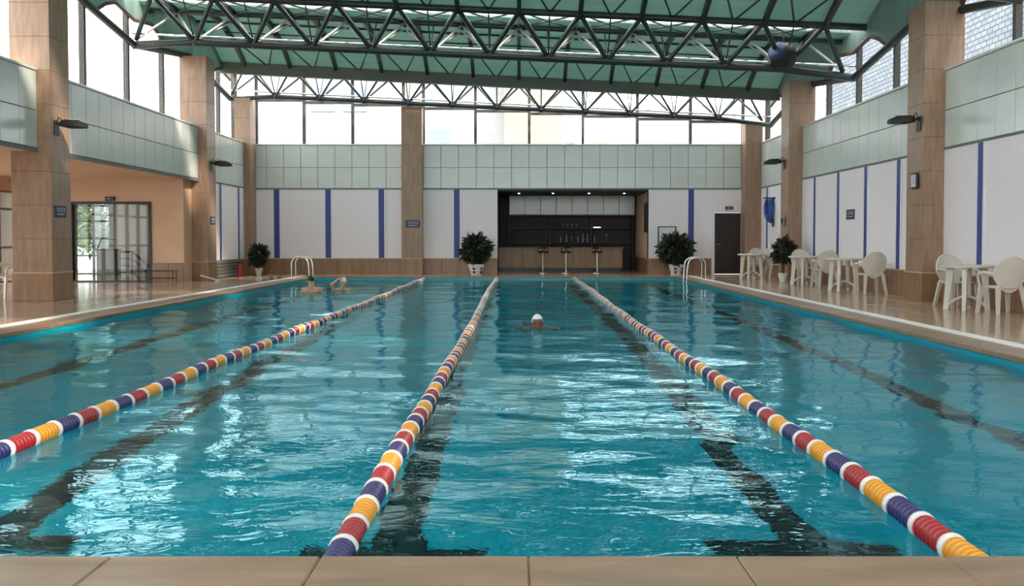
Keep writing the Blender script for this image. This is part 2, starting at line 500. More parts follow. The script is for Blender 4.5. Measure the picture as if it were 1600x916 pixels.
# back wall
wb = thing('wall_back', 'far wall of white panels, blue strips, brown dado and pale green band', 'wall', (0, 0, 0), kind='structure')
box('wall_core', (-9.7, YB+.045, 0), (-.72, YB+.3, Z2), 'joint', wb)
box('wall_core', (4.33, YB+.045, 0), (6.50, YB+.3, Z2), 'joint', wb)
box('wall_core', (6.50, YB+.045, 2.09), (7.46, YB+.3, Z2), 'joint', wb)
box('wall_core', (7.46, YB+.045, 0), (8.5, YB+.3, Z2), 'joint', wb)
box('wall_core', (-.72, YB+.045, Z1), (4.33, YB+.3, Z2), 'joint', wb)
band(wb, 'x', YB, -9.0, -3.87, 9, -1)
band(wb, 'x', YB, -3.2, 7.42, 18, -1)
field(wb, 'x', YB, -9.0, -3.87, -1, [-8.10, -6.38, -4.60])
field(wb, 'x', YB, -3.2, -.72, -1, [-2.08])
field(wb, 'x', YB, 4.33, 6.44, -1, [5.75])
for (a, b) in ((-.78, -.72), (4.33, 4.40)):
    box('corner_trim', (a, YB-.012, ZD), (b, YB+.03, Z1), 'white_trim', wb)
box('wall_panel', (6.44, YB, 2.15), (7.52, YB+.03, Z1), 'white_wall', wb)
box('wall_panel', (7.52, YB, ZD+.012), (7.95, YB+.03, Z1), 'white_wall', wb)
dado(wb, 'x', YB, -9.0, -3.87, 9, -1); dado(wb, 'x', YB, -3.2, -.72, 4, -1)
dado(wb, 'x', YB, 4.33, 6.44, 4, -1); dado(wb, 'x', YB, 7.52, 7.95, 1, -1)
box('sill', (-9.6, YB-.02, Z2), (8.4, YB+.3, Z2+.05), 'panel', wb, .01)

# right wall
wr = thing('wall_right', 'right wall of white panels with blue strips, brown dado and pale green band', 'wall', kind='structure')
box('wall_core', (XR+.045, YN, 0), (XR+.3, YB+.3, Z2), 'joint', wr)
seg = []
ys = [YN, 0.0, .72, 8.4, 9.12, 16.8, 17.52, 25.2, 25.92, YB]
rstr = [28.7, 27.1, 24.1, 22.32, 20.55, 18.77, 15.45, 13.68, 11.9, 10.1]
for k in range(0, len(ys), 2):
    a, b = ys[k], ys[k+1]; n = max(2, round((b-a)/.58))
    band(wr, 'y', XR, a, b, n, -1)
    field(wr, 'y', XR, a, b, -1, [s for s in rstr if a+.2 < s < b-.2])
    dado(wr, 'y', XR, a, b, max(2, round((b-a)/.65)), -1)
box('sill', (XR-.02, YN, Z2), (WXR+.1, YB, Z2+.05), 'panel', wr, .01)

# left side: band over the open lobby, soffit, closed wall at the far end
wl = thing('wall_left', 'left wall with pale green band over the lobby opening', 'wall', kind='structure')
for (a, b) in ((YN, 0.0), (.72, 8.4), (9.12, 16.8), (17.52, 25.2), (25.92, YB)):
    band(wl, 'y', XL, a, b, max(2, round((b-a)/.58)), 1)
box('band_core', (XL-.5, YN, Z1), (XL-.045, 25.92, Z2), 'joint', wl)
box('wall_core', (XL-.3, 25.92, 0), (XL-.045, YB+.3, Z2), 'joint', wl)
field(wl, 'y', XL, 25.92, YB, 1, [27.0, 28.75])
dado(wl, 'y', XL, 28.9, YB, 2, 1)
box('grey_panel', (XL-.03, 26.1, .02), (XL+.025, 28.8, ZD), 'grey_box', wl, .01)
for z in (.12, .22, .32, .42): box('louvre', (XL+.025, 26.2, z), (XL+.04, 28.7, z+.03), 'mullion', wl)
box('sill', (WXL-.1, YN, Z2), (XL+.02, YB, Z2+.05), 'panel', wl, .01)
box('soffit', (-13.7, YN, Z1-.02), (XL-.045, 24.6, Z1+.2), 'peach', wl)
box('soffit_edge', (XL-.05, YN, Z1-.035), (XL+.015, 25.2, Z1), 'joint', wl)

# unseen wall behind the camera, glazing added low to light the far wall
wn = thing('wall_near', 'white wall behind the viewer', 'wall', kind='structure')
box('wall_core', (-13.7, YN-.3, 0), (8.5, YN, 1.9), 'white_wall', wn)
box('wall_core', (-13.7, YN-.3, 1.9), (-9.0, YN, Z2), 'white_wall', wn)
for i in range(13):
    x = -9.0+i*1.41
    box('mullion', (x-.05, YN-.2, 1.9), (x+.05, YN-.1, 6.6), 'mullion', wn)
    if i < 12: box('pane', (x+.05, YN-.16, 1.9), (x+1.36, YN-.15, 6.6), 'glass', wn)

# lobby: front-facing wall with glazed door, outer glazed wall, stair hall
LY = 24.6
wk = thing('wall_lobby', 'peach lobby wall around the black framed glass door', 'wall', kind='structure')
DX0, DX1, DZ = -12.32, -10.08, 2.20
box('wall_piece', (-13.7, LY, 0), (DX0, LY+.2, Z1), 'peach', wk)
box('wall_piece', (DX1, LY, 0), (-9.2, LY+.2, Z1), 'peach', wk)
box('wall_piece', (DX0, LY, DZ), (DX1, LY+.2, Z1), 'peach', wk)
box('wall_piece', (-9.3, LY+.2, 0), (-9.2, 26.0, Z1), 'peach', wk)
dado(wk, 'x', LY, DX1+.04, -9.2, 2, -1)
wo = thing('wall_outer', 'far left outer wall of the lobby', 'wall', kind='structure')
for (a, b) in ((YN, 9.0), (24.4, 24.7)):
    box('wall_piece', (-13.75, a, 0), (-13.55, b, Z1), 'peach', wo)
box('wall_piece', (-13.75, 9.0, 2.46), (-13.55, 24.4, Z1), 'peach', wo)
w6 = thing('window_6', 'tall glazed doors along the lobby outer wall', 'window', kind='structure')
for i in range(18):
    y = 9.0+i*15.4/17
    box('mullion', (-13.70, y-.04, 0), (-13.60, y+.04, 2.46), 'grey_box', w6)
    if i < 17:
        y2 = y+15.4/17
        for (z0, z1) in ((.06, .92), (.98, 1.94), (2.0, 2.42)):
            box('pane', (-13.655, y+.04, z0), (-13.645, y2-.04, z1), 'glass', w6)
        for z in (.03, .95, 1.97, 2.44): box('rail', (-13.69, y+.04, z-.03), (-13.61, y2-.04, z+.03), 'grey_box', w6)

d2 = thing('door_2', 'wide black framed glass door into the stair hall', 'door', (DX0, LY, 0), kind='structure')
Wd = DX1-DX0
box('door_frame', (0, -.03, 0), (.07, .12, DZ), 'black', d2); box('door_frame', (Wd-.07, -.03, 0), (Wd, .12, DZ), 'black', d2)
box('door_frame', (.07, -.03, DZ-.07), (Wd-.07, .12, DZ), 'black', d2); box('threshold', (.07, -.03, 0), (Wd-.07, .12, .03), 'black', d2)
box('pane', (.07, .04, .03), (Wd/2-.005, .05, DZ-.07), 'door_glass', d2); box('pane', (Wd/2+.005, .04, .03), (Wd-.07, .05, DZ-.07), 'door_glass', d2)

wh = thing('wall_hall', 'pale walls of the stair hall behind the glass door', 'wall', kind='structure')
HY = 30.2
box('hall_wall', (-13.45, HY, 0), (-9.3, HY+.2, 3.2), 'lobby_wall', wh)
box('hall_pier', (-13.75, HY-.15, 0), (-13.45, HY+.2, 3.2), 'grey_box', wh)
box('hall_partition', (-12.55, 27.9, 0), (-9.3, 28.1, 3.2), 'lobby_wall', wh)
box('hall_wall', (-17.2, LY+.2, 0), (-17, HY+.2, 3.2), 'lobby_wall', wh)
box('hall_ceiling', (-17.2, LY+.2, 3.0), (-9.3, HY+.2, 3.2), 'lobby_wall', wh)
w7 = thing('window_7', 'gridded stair hall window with trees outside', 'window', kind='structure')
gx = [-17.0, -16.2, -15.4, -14.95, -14.35, -13.75]
gz = [0.0, .62, 1.2, 1.78, 2.3, 3.0]
for i, x in enumerate(gx): box('mullion', (x-.035, HY, 0), (x+.035, HY+.08, 3.0), 'mullion', w7)
for z in gz:
    for i in range(5): box('transom', (gx[i]+.035, HY, max(0, z-.03)), (gx[i+1]-.035, HY+.08, z+.03), 'mullion', w7)
for i in range(5):
    for j in range(5):
        box('pane', (gx[i]+.035, HY+.03, gz[j]+.03), (gx[i+1]-.035, HY+.04, gz[j+1]-.03), 'glass', w7)

# ------------------------------------------------------------------ pillars
def pillar(label, x0, x1, y0, y1, ztop, faces):
    p = thing('pillar', label, 'pillar', ((x0+x1)/2, (y0+y1)/2, 0), kind='structure')
    hx, hy = (x1-x0)/2, (y1-y0)/2
    box('pillar_core', (-hx+.03, -hy+.03, 0), (hx-.03, hy-.03, ztop), 'joint', p)
    box('plinth', (-hx-.015, -hy-.015, 0), (hx+.015, hy+.015, ZD-.012), 'stone2', p, .006)
    box('plinth_trim', (-hx-.022, -hy-.022, ZD-.012), (hx+.022, hy+.022, ZD+.014), 'stone_trim', p, .004)
    z = ZD+.014; n = max(1, round((ztop-z)/.66)); h = (ztop-z)/n
    for i in range(n):
        box('stone_course', (-hx, -hy, z+i*h+.0015), (hx, hy, z+(i+1)*h-.0015), 'stone', p, .004)
    return p
for k, (a, b) in enumerate(PIL):
    if k < 2: continue
    if k == 2:
        l1 = 'large tan stone pillar at left edge with a navy sign and floodlight'
        l2 = 'large brown stone pillar at right with the black framed clock'
    else:
        l1 = 'tan stone pillar between the lobby door wall and the far left corner'
        l2 = 'brown stone pillar behind the potted plant on the right'
    zt = 6.2 if k < 3 else 6.3
    pillar(l1, PLX0, PLX1, a, b, zt, 'l')
    pillar(l2, PRX0, PRX1, a, b, 5.6, 'r')
pillar('tan stone pillar in the far left corner by the small plant', -9.28, -8.78, 29.35, 29.99, 5.78, 'b')
pillar('tan stone pillar in the middle of the far wall with a small dark sign', -3.87, -3.2, 29.55, 30.16, 5.52, 'b')
pillar('brown stone pillar in the far right corner beside the dark door', 7.42, 7.98, 29.45, 29.99, 5.0, 'b')

# ------------------------------------------------------------------ high windows
def win_back():
    w = thing('window_1', 'row of high windows above the far wall', 'window', kind='structure')
    xs = [-9.5, -8.8, -7.2, -5.57, -3.87, -3.2, -1.46, .34, 2.14, 3.96, 5.74, 7.5, 8.3]
    for i, x in enumerate(xs):
        top = zb(0, x)+.95
        box('mullion', (x-.045, WYB-.06, Z2+.05), (x+.045, WYB+.06, top), 'mullion', w)
        if i < len(xs)-1:
            x2 = xs[i+1]; t = .045
            zt = zb(0, (x+x2)/2)
            box('pane', (x+t, WYB-.006, Z2+.05), (x2-t, WYB+.006, zt-.06), 'glass', w)
            box('pane', (x+t, WYB-.006, zt+.03), (x2-t, WYB+.006, min(zb(0, x), zb(0, x2))+.92), 'glass', w)
            box('transom', (x+t, WYB-.04, zt-.06), (x2-t, WYB+.04, zt+.03), 'mullion', w)
win_back()
def win_side(name, label, xp, ys, m):
    w = thing(name, label, 'window', kind='structure')
    for i, y in enumerate(ys):
        z_t = zb(1, xp)+.9
        box('mullion', (xp-.06, y-.05, Z2+.05), (xp+.06, y+.05, z_t), 'mullion', w)
        if i < len(ys)-1:
            y2 = ys[i+1]
            box('pane', (xp-.006, y+.05, Z2+.05), (xp+.006, y2-.05, z_t), 'glass', w)
win_side('window_2', 'tall white-lit windows above the left band', WXL, [-3, -1.0, 1.0, 3.0, 5.0, 7.0, 9.2, 11.4, 13.4, 15.4, 17.7, 19.75, 21.95, 24.1, 26.0, 28.6, 30.1], 'mullion')
win_side('window_3', 'high windows above the right band showing a white brick building', WXR, [-3, -1.0, 1.0, 3.0, 5.0, 7.0, 9.2, 11.4, 13.1, 15.1, 17.6, 19.9, 22.1, 24.2, 26.2, 28.4, 30.1], 'mullion')

# ------------------------------------------------------------------ roof
roof = thing('ceiling', 'vaulted green translucent roof with dark ribs and glazed strips', 'roof', kind='structure')
NODES = [-8.7+1.45*i for i in range(12)]            # top nodes
EDGE = [WXL] + NODES + [WXR]
HW = .8; RISE = .75
def ztop(i, x): return zb(i, x) + (.86 if i == 0 else .95)
def vz(ia, ib, x, y):
    """vault height in the bay between truss ia (near) and ib (far)"""
    ya, yb_ = TR[ia]+HW, TR[ib]-HW
    t = (y-ya)/(yb_-ya)
    return (1-t)*ztop(ia, x)+t*ztop(ib, x)+RISE*(1-(2*t-1)**2)
NS = 12
for ia in range(1, 5):
    ib = ia-1
    ya, yb_ = TR[ia]+HW, TR[ib]-HW
    for k in range(len(EDGE)-1):
        x0, x1 = EDGE[k], EDGE[k+1]; v = []; f = []
        for s in range(NS+1):
            y = ya+(yb_-ya)*s/NS
            for x in (x0, x1): v.append((x, y, vz(ia, ib, x, y)))
        n0 = len(v)
        v += [(p[0], p[1], p[2]+.05) for p in v]
        for s in range(NS):
            a = 2*s; f.append((a, a+2, a+3, a+1)); f.append((n0+a, n0+a+1, n0+a+3, n0+a+2))
        for s in range(NS):
            a = 2*s; f.append((a, n0+a, n0+a+2, a+2)); f.append((a+1, a+3, n0+a+3, n0+a+1))
        f.append((0, 1, n0+1, n0)); f.append((n0-2, 2*n0-2, 2*n0-1, n0-1))
        link('roof_panel', pyd('roof_panel', v, f, 30), 'roof', roof)
    for x in EDGE:
        pts = []
        v = []; f = []
        for s in range(NS+1):
            y = ya+(yb_-ya)*s/NS; z = vz(ia, ib, x, y)-.006
            v += [(x-.05, y, z), (x+.05, y, z), (x+.05, y, z-.17), (x-.05, y, z-.17)]
        for s in range(NS):
            a = 4*s
            for q in range(4): f.append((a+q, a+(q+1) % 4, a+4+(q+1) % 4, a+4+q))
        f.append((0, 3, 2, 1)); f.append((4*NS, 4*NS+1, 4*NS+2, 4*NS+3))
        link('rib', pyd('rib', v, f, 30), 'steel_dark', roof)
    # purlins crossing the ribs
    for t in (.2, .4, .6, .8):
        y = ya+(yb_-ya)*t
        x0, x1 = WXL+.02, WXR-.02
        bar('purlin', (x0, y, vz(ia, ib, x0, y)-.045), (x1, y, vz(ia, ib, x1, y)-.045), .035, 'steel', roof)
# skylight strips over the trusses
for i in range(5):
    for k in range(len(EDGE)-1):
        x0, x1 = EDGE[k]+.03, EDGE[k+1]-.03
        y0, y1 = TR[i]-HW, (TR[i]+.2 if i else WYB)
        if i: quad_slab('roof_panel', (x0, y1+.03, ztop(i, x0)+.05), (x1, y1+.03, ztop(i, x1)+.05), (x1, TR[i]+HW, ztop(i, x1)+.05), (x0, TR[i]+HW, ztop(i, x0)+.05), .04, 'roof', roof)
        quad_slab('skylight_pane', (x0, y0, ztop(i, x0)+.05), (x1, y0, ztop(i, x1)+.05), (x1, y1, ztop(i, x1)+.05), (x0, y1, ztop(i, x0)+.05), .012, 'glass', roof)
    for x in EDGE:
        box('skylight_bar', (x-.03, TR[i]-HW, ztop(i, x)), (x+.03, (TR[i]+HW if i else WYB), ztop(i, x)+.07), 'steel_dark', roof)
# near end slab
box('roof_slab', (WXL, YN, 6.6), (WXR, TR[4]-HW, 6.7), 'roof', roof)
# side eaves: beam profile with infill above
def eave_h(dy):
    return -.15+abs(dy)*.155
for (xp, s) in ((WXL+.10, 1), (WXR-.10, -1)):
    for ia in range(1, 5):
        ib = ia-1; ya, yb_ = TR[ia], TR[ib]
        N = 14; low = []; up = []; NB = 2
        for q in range(N+1):
            y = ya+(yb_-ya)*q/N
            w = (y-ya)/(yb_-ya)
            zl = (1-w)*(zb(ia, xp)+eave_h(y-ya)) + w*(zb(ib, xp)+eave_h(yb_-y)) if False else None
            ha = eave_h(y-ya); hb = eave_h(yb_-y)
            base = (1-w)*zb(ia, xp)+w*zb(ib, xp)
            zl = base+min(ha, hb)
            yc = min(max(y, ya+HW), yb_-HW)
            low.append((xp, y, zl)); up.append((xp, y, vz(ia, ib, xp, yc)+.02))
        bar('eave_beam', low[0], low[N//2], .085, 'steel_dark', roof); bar('eave_beam', low[N//2], low[N], .085, 'steel_dark', roof)
        fas = []
        for q in range(N+1):
            y = low[q][1]; dn = min(y-ya, yb_-y)
            zf = low[q][2] + (.62 if dn < 1.2 else max(.0, .62-(dn-1.2)*.7))
            fas.append((xp, y, min(zf, up[q][2]-.02)))
        v = []; f = []
        for q in range(N+1):
            v += [(xp-.02, fas[q][1], fas[q][2]), (xp+.02, fas[q][1], fas[q][2]), (xp+.02, up[q][1], up[q][2]), (xp-.02, up[q][1], up[q][2])]
        for q in range(N):
            a = 4*q
            for r in range(4): f.append((a+r, a+(r+1) % 4, a+4+(r+1) % 4, a+4+r))
        f.append((0, 3, 2, 1)); f.append((4*N, 4*N+1, 4*N+2, 4*N+3))
        link('gable_infill', pyd('gable_infill', v, f), 'roof', roof)
        tube('fascia', fas, .05, 'rust', roof, 6)

# trusses
def truss(i, label):
    Y = TR[i]
    t = thing('roof_truss', label, 'truss', (0, Y, 0), group='steel roof trusses')
    def P(x, dy, dz): return (x, dy, dz)
    xa, xb = WXL+.06, WXR-.06
    R = .10 if i else .075
    bar('bottom_chord', (-8.0, 0, zb(i, -8.0)), (6.5, 0, zb(i, 6.5)), R, 'steel', t, 12)
    bar('bottom_chord', (xa, 0, zb(i, xa)-.15), (-8.0, 0, zb(i, -8.0)), R, 'steel', t, 12)
    bar('bottom_chord', (6.5, 0, zb(i, 6.5)), (xb, 0, zb(i, xb)-.15), R, 'steel', t, 12)
    bar('conduit', (xa, -.05, zb(i, xa)+.13), (xb, -.05, zb(i, xb)+.13), .028, 'chrome', t, 6)
    for dy in (-HW, HW) if i else (-HW, HW-.25):
        bar('top_chord', (xa, dy, ztop(i, xa)-.05), (xb, dy, ztop(i, xb)-.05), .085 if dy < 0 else .065, 'steel', t, 10)
    if i == 0:
        quad_slab('edge_beam', (xa, -HW-.06, ztop(0, xa)-.34), (xb, -HW-.06, ztop(0, xb)-.34), (xb, -HW-.06, ztop(0, xb)+.02), (xa, -HW-.06, ztop(0, xa)+.02), .1, 'edge_grey', t)
    BN = [x+.725 for x in NODES]
    BN = [-9.42] + BN[:-1] + [7.97]
    hb = HW if i else HW-.25
    for k in range(12):
        x = NODES[k]
        for dy in (-HW, hb):
            top = (x, dy, ztop(i, x)-.05)
            for bx in (BN[k], BN[k+1]):
                heavy = dy < 0
                bar('web_bar', (bx, 0, zb(i, bx)), top, (.062 if heavy else .036) if i else .034, 'steel' if heavy or not i else 'steel_light', t)
        bar('cross_strut', (x, -HW, ztop(i, x)-.05), (x, hb, ztop(i, x)-.05), .03, 'steel', t)
        if k < 11:
            x2 = NODES[k+1]
            a, b = (-HW, hb) if k % 2 else (hb, -HW)
            bar('top_diagonal', (x, a, ztop(i, x)-.05), (x2, b, ztop(i, x2)-.05), .024, 'steel', t, 6)
            bar('top_diagonal', (x, b, ztop(i, x)-.05), (x2, a, ztop(i, x2)-.05), .024, 'steel', t, 6)
            if i:   # light tie rods along the back plane
                xb_ = BN[k+1]
                bar('tie_rod', (xb_, .12, zb(i, xb_)+.1), (x, hb, ztop(i, x)-.22), .022, 'steel_light', t, 6)
                bar('tie_rod', (xb_, .12, zb(i, xb_)+.1), (x2, hb, ztop(i, x2)-.22), .022, 'steel_light', t, 6)
            xm = (x+x2)/2
            bar('hanger', (xm, 0, zb(i, xm)), (xm, -HW, ztop(i, xm)-.05), .018, 'steel', t, 6)
            bar('hanger', (xm, 0, zb(i, xm)), (xm, hb, ztop(i, xm)-.05), .018, 'steel', t, 6)
        # splice ball at bottom node
    for bx in BN[1:-1]:
        lk = link('node_ball', NODEBALL, 'steel', t, (bx, 0, zb(i, bx)), scale=(1, 1, 1))
    # bracing fans in the bays on both sides
    for side in (-1, 1):
        if i == 0 and side == 1: continue
        ia, ib = (i+1, i) if side == -1 else (i, i-1)
        if ia > 4 or ib < 0: continue
        y0 = Y+side*HW; y1 = Y+side*(HW+1.95)
        for k in range(11):
            xm = (NODES[k]+NODES[k+1])/2
            for xx in (NODES[k], NODES[k+1]):
                bar('brace_rod', (xm, y0-Y, ztop(i, xm)-.05), (xx, y1-Y, vz(ia, ib, xx, y1)-.2), .024, 'steel', t, 6)
        bar('brace_chord', (NODES[0], y1-Y, vz(ia, ib, NODES[0], y1)-.2), (NODES[-1], y1-Y, vz(ia, ib, NODES[-1], y1)-.2), .022, 'steel', t, 6)
    return t
NODEBALL = lathe_mesh([(.001, -.11), (.07, -.09), (.11, 0), (.07, .09), (.001, .11)], 10, 'node')
NODEBALL.materials.append(M['steel'])
truss(0, 'slender steel truss with V-shaped webs above the far windows')
truss(1, 'large dark steel lattice truss crossing the top of the picture')
truss(2, 'steel lattice truss overhead above the middle of the pool')

# ------------------------------------------------------------------ bar alcove
AX0, AX1, AYB, AZ = -.72, 4.33, YB+3.4, 2.77
wa = thing('wall_alcove', 'dark walls of the recessed bar alcove', 'wall', kind='structure')
box('alcove_side', (AX0-.12, YB+.3, 0), (AX0, AYB+.1, AZ), 'bar_dark', wa)
box('alcove_jamb', (AX0-.06, YB, 0), (AX0, YB+.3, AZ), 'bar_dark', wa)
box('alcove_back', (AX0-.12, AYB, 0), (AX1+.12, AYB+.12, AZ), 'bar_dark', wa)
box('alcove_side', (AX1, YB+.03, ZD), (AX1+.12, AYB+.1, AZ), 'peach', wa)
dado(wa, 'y', AX1, YB+.03, AYB, 4, -1)
box('alcove_ceiling', (AX0-.12, YB+.03, AZ), (AX1+.12, AYB+.12, AZ+.06), 'bar_dark', wa)
BX0, BX1, BKY = -.36, 4.25, AYB-.45
for i in range(8):
    L = (BX1-BX0)/8
    box('bulkhead_panel', (BX0+i*L+.006, BKY, 2.08), (BX0+(i+1)*L-.006, BKY+.4, AZ), 'panel', wa, .006)
box('bulkhead_trim', (BX0, BKY-.01, 2.04), (BX1, BKY+.4, 2.075), 'joint', wa)

for i, (px, g) in enumerate(((811, 'leftmost'), (864, 'second from left'), (920, 'third from left'), (975, 'rightmost'))):
    x = (px-811)/1400*30.7
    d = thing('downlight', f'small lit ceiling downlight over the bar, {g} of four', 'ceiling light', (x, 30.7, AZ), group='bar downlights')
    link('trim_ring', lathe_mesh([(.06, -.001), (.10, -.001), (.10, -.03), (.06, -.03)], 16), 'chrome', d)
    link('lens', lathe_mesh([(.001, -.05), (.045, -.03), (.05, -.002), (.001, -.002)], 16), 'lamp_on', d)
    ld = bpy.data.lights.new('downlight_lamp', 'SPOT'); ld.energy = 5; ld.spot_size = 2.0; ld.color = (1, .9, .75); ld.shadow_soft_size = .05
    lo = bpy.data.objects.new('downlight_lamp', ld); COL.objects.link(lo); lo.parent = d; lo.location = (0, 0, -.07)

bc = thing('bar_counter', 'long wood fronted bar counter in the alcove', 'counter', (1.46, 31.55, 0))
box('toe_kick', (-2.14, .06, 0), (2.12, .5, .16), 'black', bc)
L = 4.36/10
for i in range(10):
    box('front_panel', (-2.18+i*L+.003, -.02, .16), (-2.18+(i+1)*L-.003, .02, .84), 'bar_wood', bc, .004)
box('carcass', (-2.16, .02, .16), (2.16, .55, .83), 'dark_wood', bc)
box('worktop', (-2.18, -.10, .84), (2.22, .62, .885), 'bar_wood', bc, .008)
box('foot_rail', (-2.1, -.06, .13), (2.1, -.02, .16), 'steel_dark', bc)

def stool(x, y, label):
    s = thing('bar_stool', label, 'stool', (x, y, 0), random.uniform(-.4, .4), 'bar stools')
    link('seat', lathe_mesh([(.001, .70), (.16, .70), (.185, .72), (.185, .76), (.16, .785), (.001, .79)], 20), 'black', s)
    tube('back_rest', [(.17*math.cos(a), .17*math.sin(a), .83+.05*math.sin((a-PI*.1)/(PI*.8)*PI)) for a in [PI*.1+PI*.8*k/10 for k in range(11)]], .02, 'black', s)
    for a in (.25*PI, .75*PI): bar('back_post', (.16*math.cos(a), .16*math.sin(a), .75), (.17*math.cos(a), .17*math.sin(a), .86), .01, 'chrome', s)
    bar('column', (0, 0, .03), (0, 0, .70), .026, 'chrome', s, 12)
    link('base', lathe_mesh([(.001, 0), (.21, 0), (.21, .012), (.06, .045), (.03, .09), (.001, .09)], 24), 'chrome', s)
    tube('foot_ring', [(.13*math.cos(2*PI*k/16), .13*math.sin(2*PI*k/16), .26) for k in range(16)], .011, 'chrome', s, 6, True)
    bar('ring_arm', (-.13, 0, .26), (.13, 0, .26), .009, 'chrome', s, 6)
stool(.82, 30.95, 'black seated chrome bar stool, leftmost of three')
stool(1.62, 30.95, 'black seated chrome bar stool, middle of three')
stool(2.70, 30.95, 'black seated chrome bar stool, rightmost of three')

sh = thing('back_shelf', 'dark wooden shelf behind the bar holding bottles', 'shelf', (1.9, AYB-.16, 0))
box('board', (-2.3, -.14, 1.02), (2.3, .14, 1.06), 'dark_wood', sh); box('board', (-2.3, -.14, 1.56), (2.3, .14, 1.59), 'dark_wood', sh)
for x in (-2.28, -.76, .76, 2.28): box('upright', (x-.02, -.13, 0), (x+.02, .13, 2.0), 'dark_wood', sh)
def bottle(px, kind, label):
    x = (px-811)/1400*33.2
    b = thing('bottle', label, 'bottle', (x, AYB-.16, 1.061), group='bottles behind the bar')
    s = .55+.4*((px*37) % 10)/10
    link('body', lathe_mesh([(.001, 0), (.045*s, 0), (.05*s, .02), (.05*s, .19*s), (.02, .26*s), (.018, .33*s), (.001, .33*s)], 14), 'bottle_b' if kind else 'bottle_a', b)
    link('cap', lathe_mesh([(.001, .331*s), (.022, .331*s), (.022, .362*s), (.001, .362*s)], 12), 'chrome', b)
where = ['first from left', 'second from left', 'third from left', 'fourth from left', 'fifth from left', 'sixth from left', 'seventh from left', 'rightmost']
for k, (px, kd) in enumerate(((876, 0), (885, 0), (893, 1), (903, 0), (911, 0), (918, 0), (929, 0), (948, 1))):
    bottle(px, kd, f"{'amber' if kd else 'pale glass'} bottle on the shelf behind the bar, {where[k]}")
for k, px in enumerate((880, 887, 894, 901)):
    x = (px-811)/1400*33.2
    g = thing('wine_glass', f'small wine glass on the upper bar shelf, {("first", "second", "third", "fourth")[k]} from left', 'glass', (x, AYB-.16, 1.591), group='glasses on the upper bar shelf')
    link('bowl', lathe_mesh([(.001, .07), (.03, .09), (.038, .13), (.032, .17), (.029, .17), (.034, .13), (.027, .095), (.001, .078)], 12), 'bottle_a', g)
    link('stem', lathe_mesh([(.03, 0), (.03, .004), (.005, .01), (.004, .072), (.001, .072)], 10), 'bottle_a', g)
st = thing('reflection_strip', 'short glowing strip standing in for a reflection under the bar bulkhead', 'lamp', ((933-811)/1400*32.9, BKY+.05, 1.60))  # added glowing strip in place of a reflection behind the bar
box('housing', (-.2, -.03, .02), (.2, .03, .05), 'black', st); box('glow_bar', (-.13, -.02, 0), (.13, .02, .02), 'lamp_on', st)
for x in (-.15, .15): bar('hanger', (x, 0, .05), (x, 0, .47), .006, 'black', st, 6)

# menu board on alcove side wall, notice frame on far wall
mb = thing('menu_board', 'tall dark framed board on the alcove side wall', 'board', (AX1, 30.55, 1.45))
box('board_face', (-.02, -.26, 0), (-.001, .26, .92), 'bar_dark', mb)
for (a, b) in (((-.035, -.3, -.04), (-.001, -.26, .96)), ((-.035, .26, -.04), (-.001, .3, .96)), ((-.035, -.26, -.04), (-.001, .26, 0)), ((-.035, -.26, .92), (-.001, .26, .96))):
    box('board_frame', a, b, 'black', mb)
nf = thing('notice_frame', 'thin black framed notice behind the bushy plant', 'notice', (4.95, YB, 1.0))
box('paper', (-.27, -.012, .03), (.27, -.001, .57), 'paper', nf)
for (a, b) in (((-.31, -.02, 0), (-.27, -.001, .6)), ((.27, -.02, 0), (.31, -.001, .6)), ((-.27, -.02, .57), (.27, -.001, .6)), ((-.27, -.02, 0), (.27, -.001, .03))):
    box('frame_bar', a, b, 'black', nf)

# dark door
d1 = thing('door_1', 'dark brown wooden door in the far right corner', 'door', (6.98, YB, 0), kind='structure')
box('door_leaf', (-.44, .03, .01), (.44, .09, 2.05), 'dark_wood', d1, .004)
for z0, z1 in ((.2, .95), (1.05, 1.9)): box('door_panel', (-.32, .018, z0), (.32, .03, z1), 'dark_wood', d1, .006)
box('door_frame', (-.54, -.02, 0), (-.44, .1, 2.15), 'white_trim', d1); box('door_frame', (.44, -.02, 0), (.54, .1, 2.15), 'white_trim', d1)
box('door_frame', (-.44, -.02, 2.06), (.44, .1, 2.15), 'white_trim', d1)
bar('door_handle', (-.36, .02, 1.0), (-.36, -.04, 1.0), .012, 'chrome', d1); bar('door_handle', (-.36, -.04, 1.0), (-.24, -.04, 1.0), .011, 'chrome', d1)

def exit_sign(loc, label):
    e = thing('exit_sign', label, 'sign', loc)
    box('housing', (-.13, -.05, 0), (.13, -.001, .11), 'black', e, .006)
    for k, x in enumerate((-.08, -.03, .02, .07)):
        box('letter_mark', (x-.014, -.053, .03), (x+.014, -.05, .08), 'sign_mark' if k == 1 else 'grey_box', e)
exit_sign((7.02, YB, 2.16), 'small dark sign box above the dark brown door')
exit_sign((-11.2, LY, DZ+.02), 'small dark sign box above the glass lobby door')

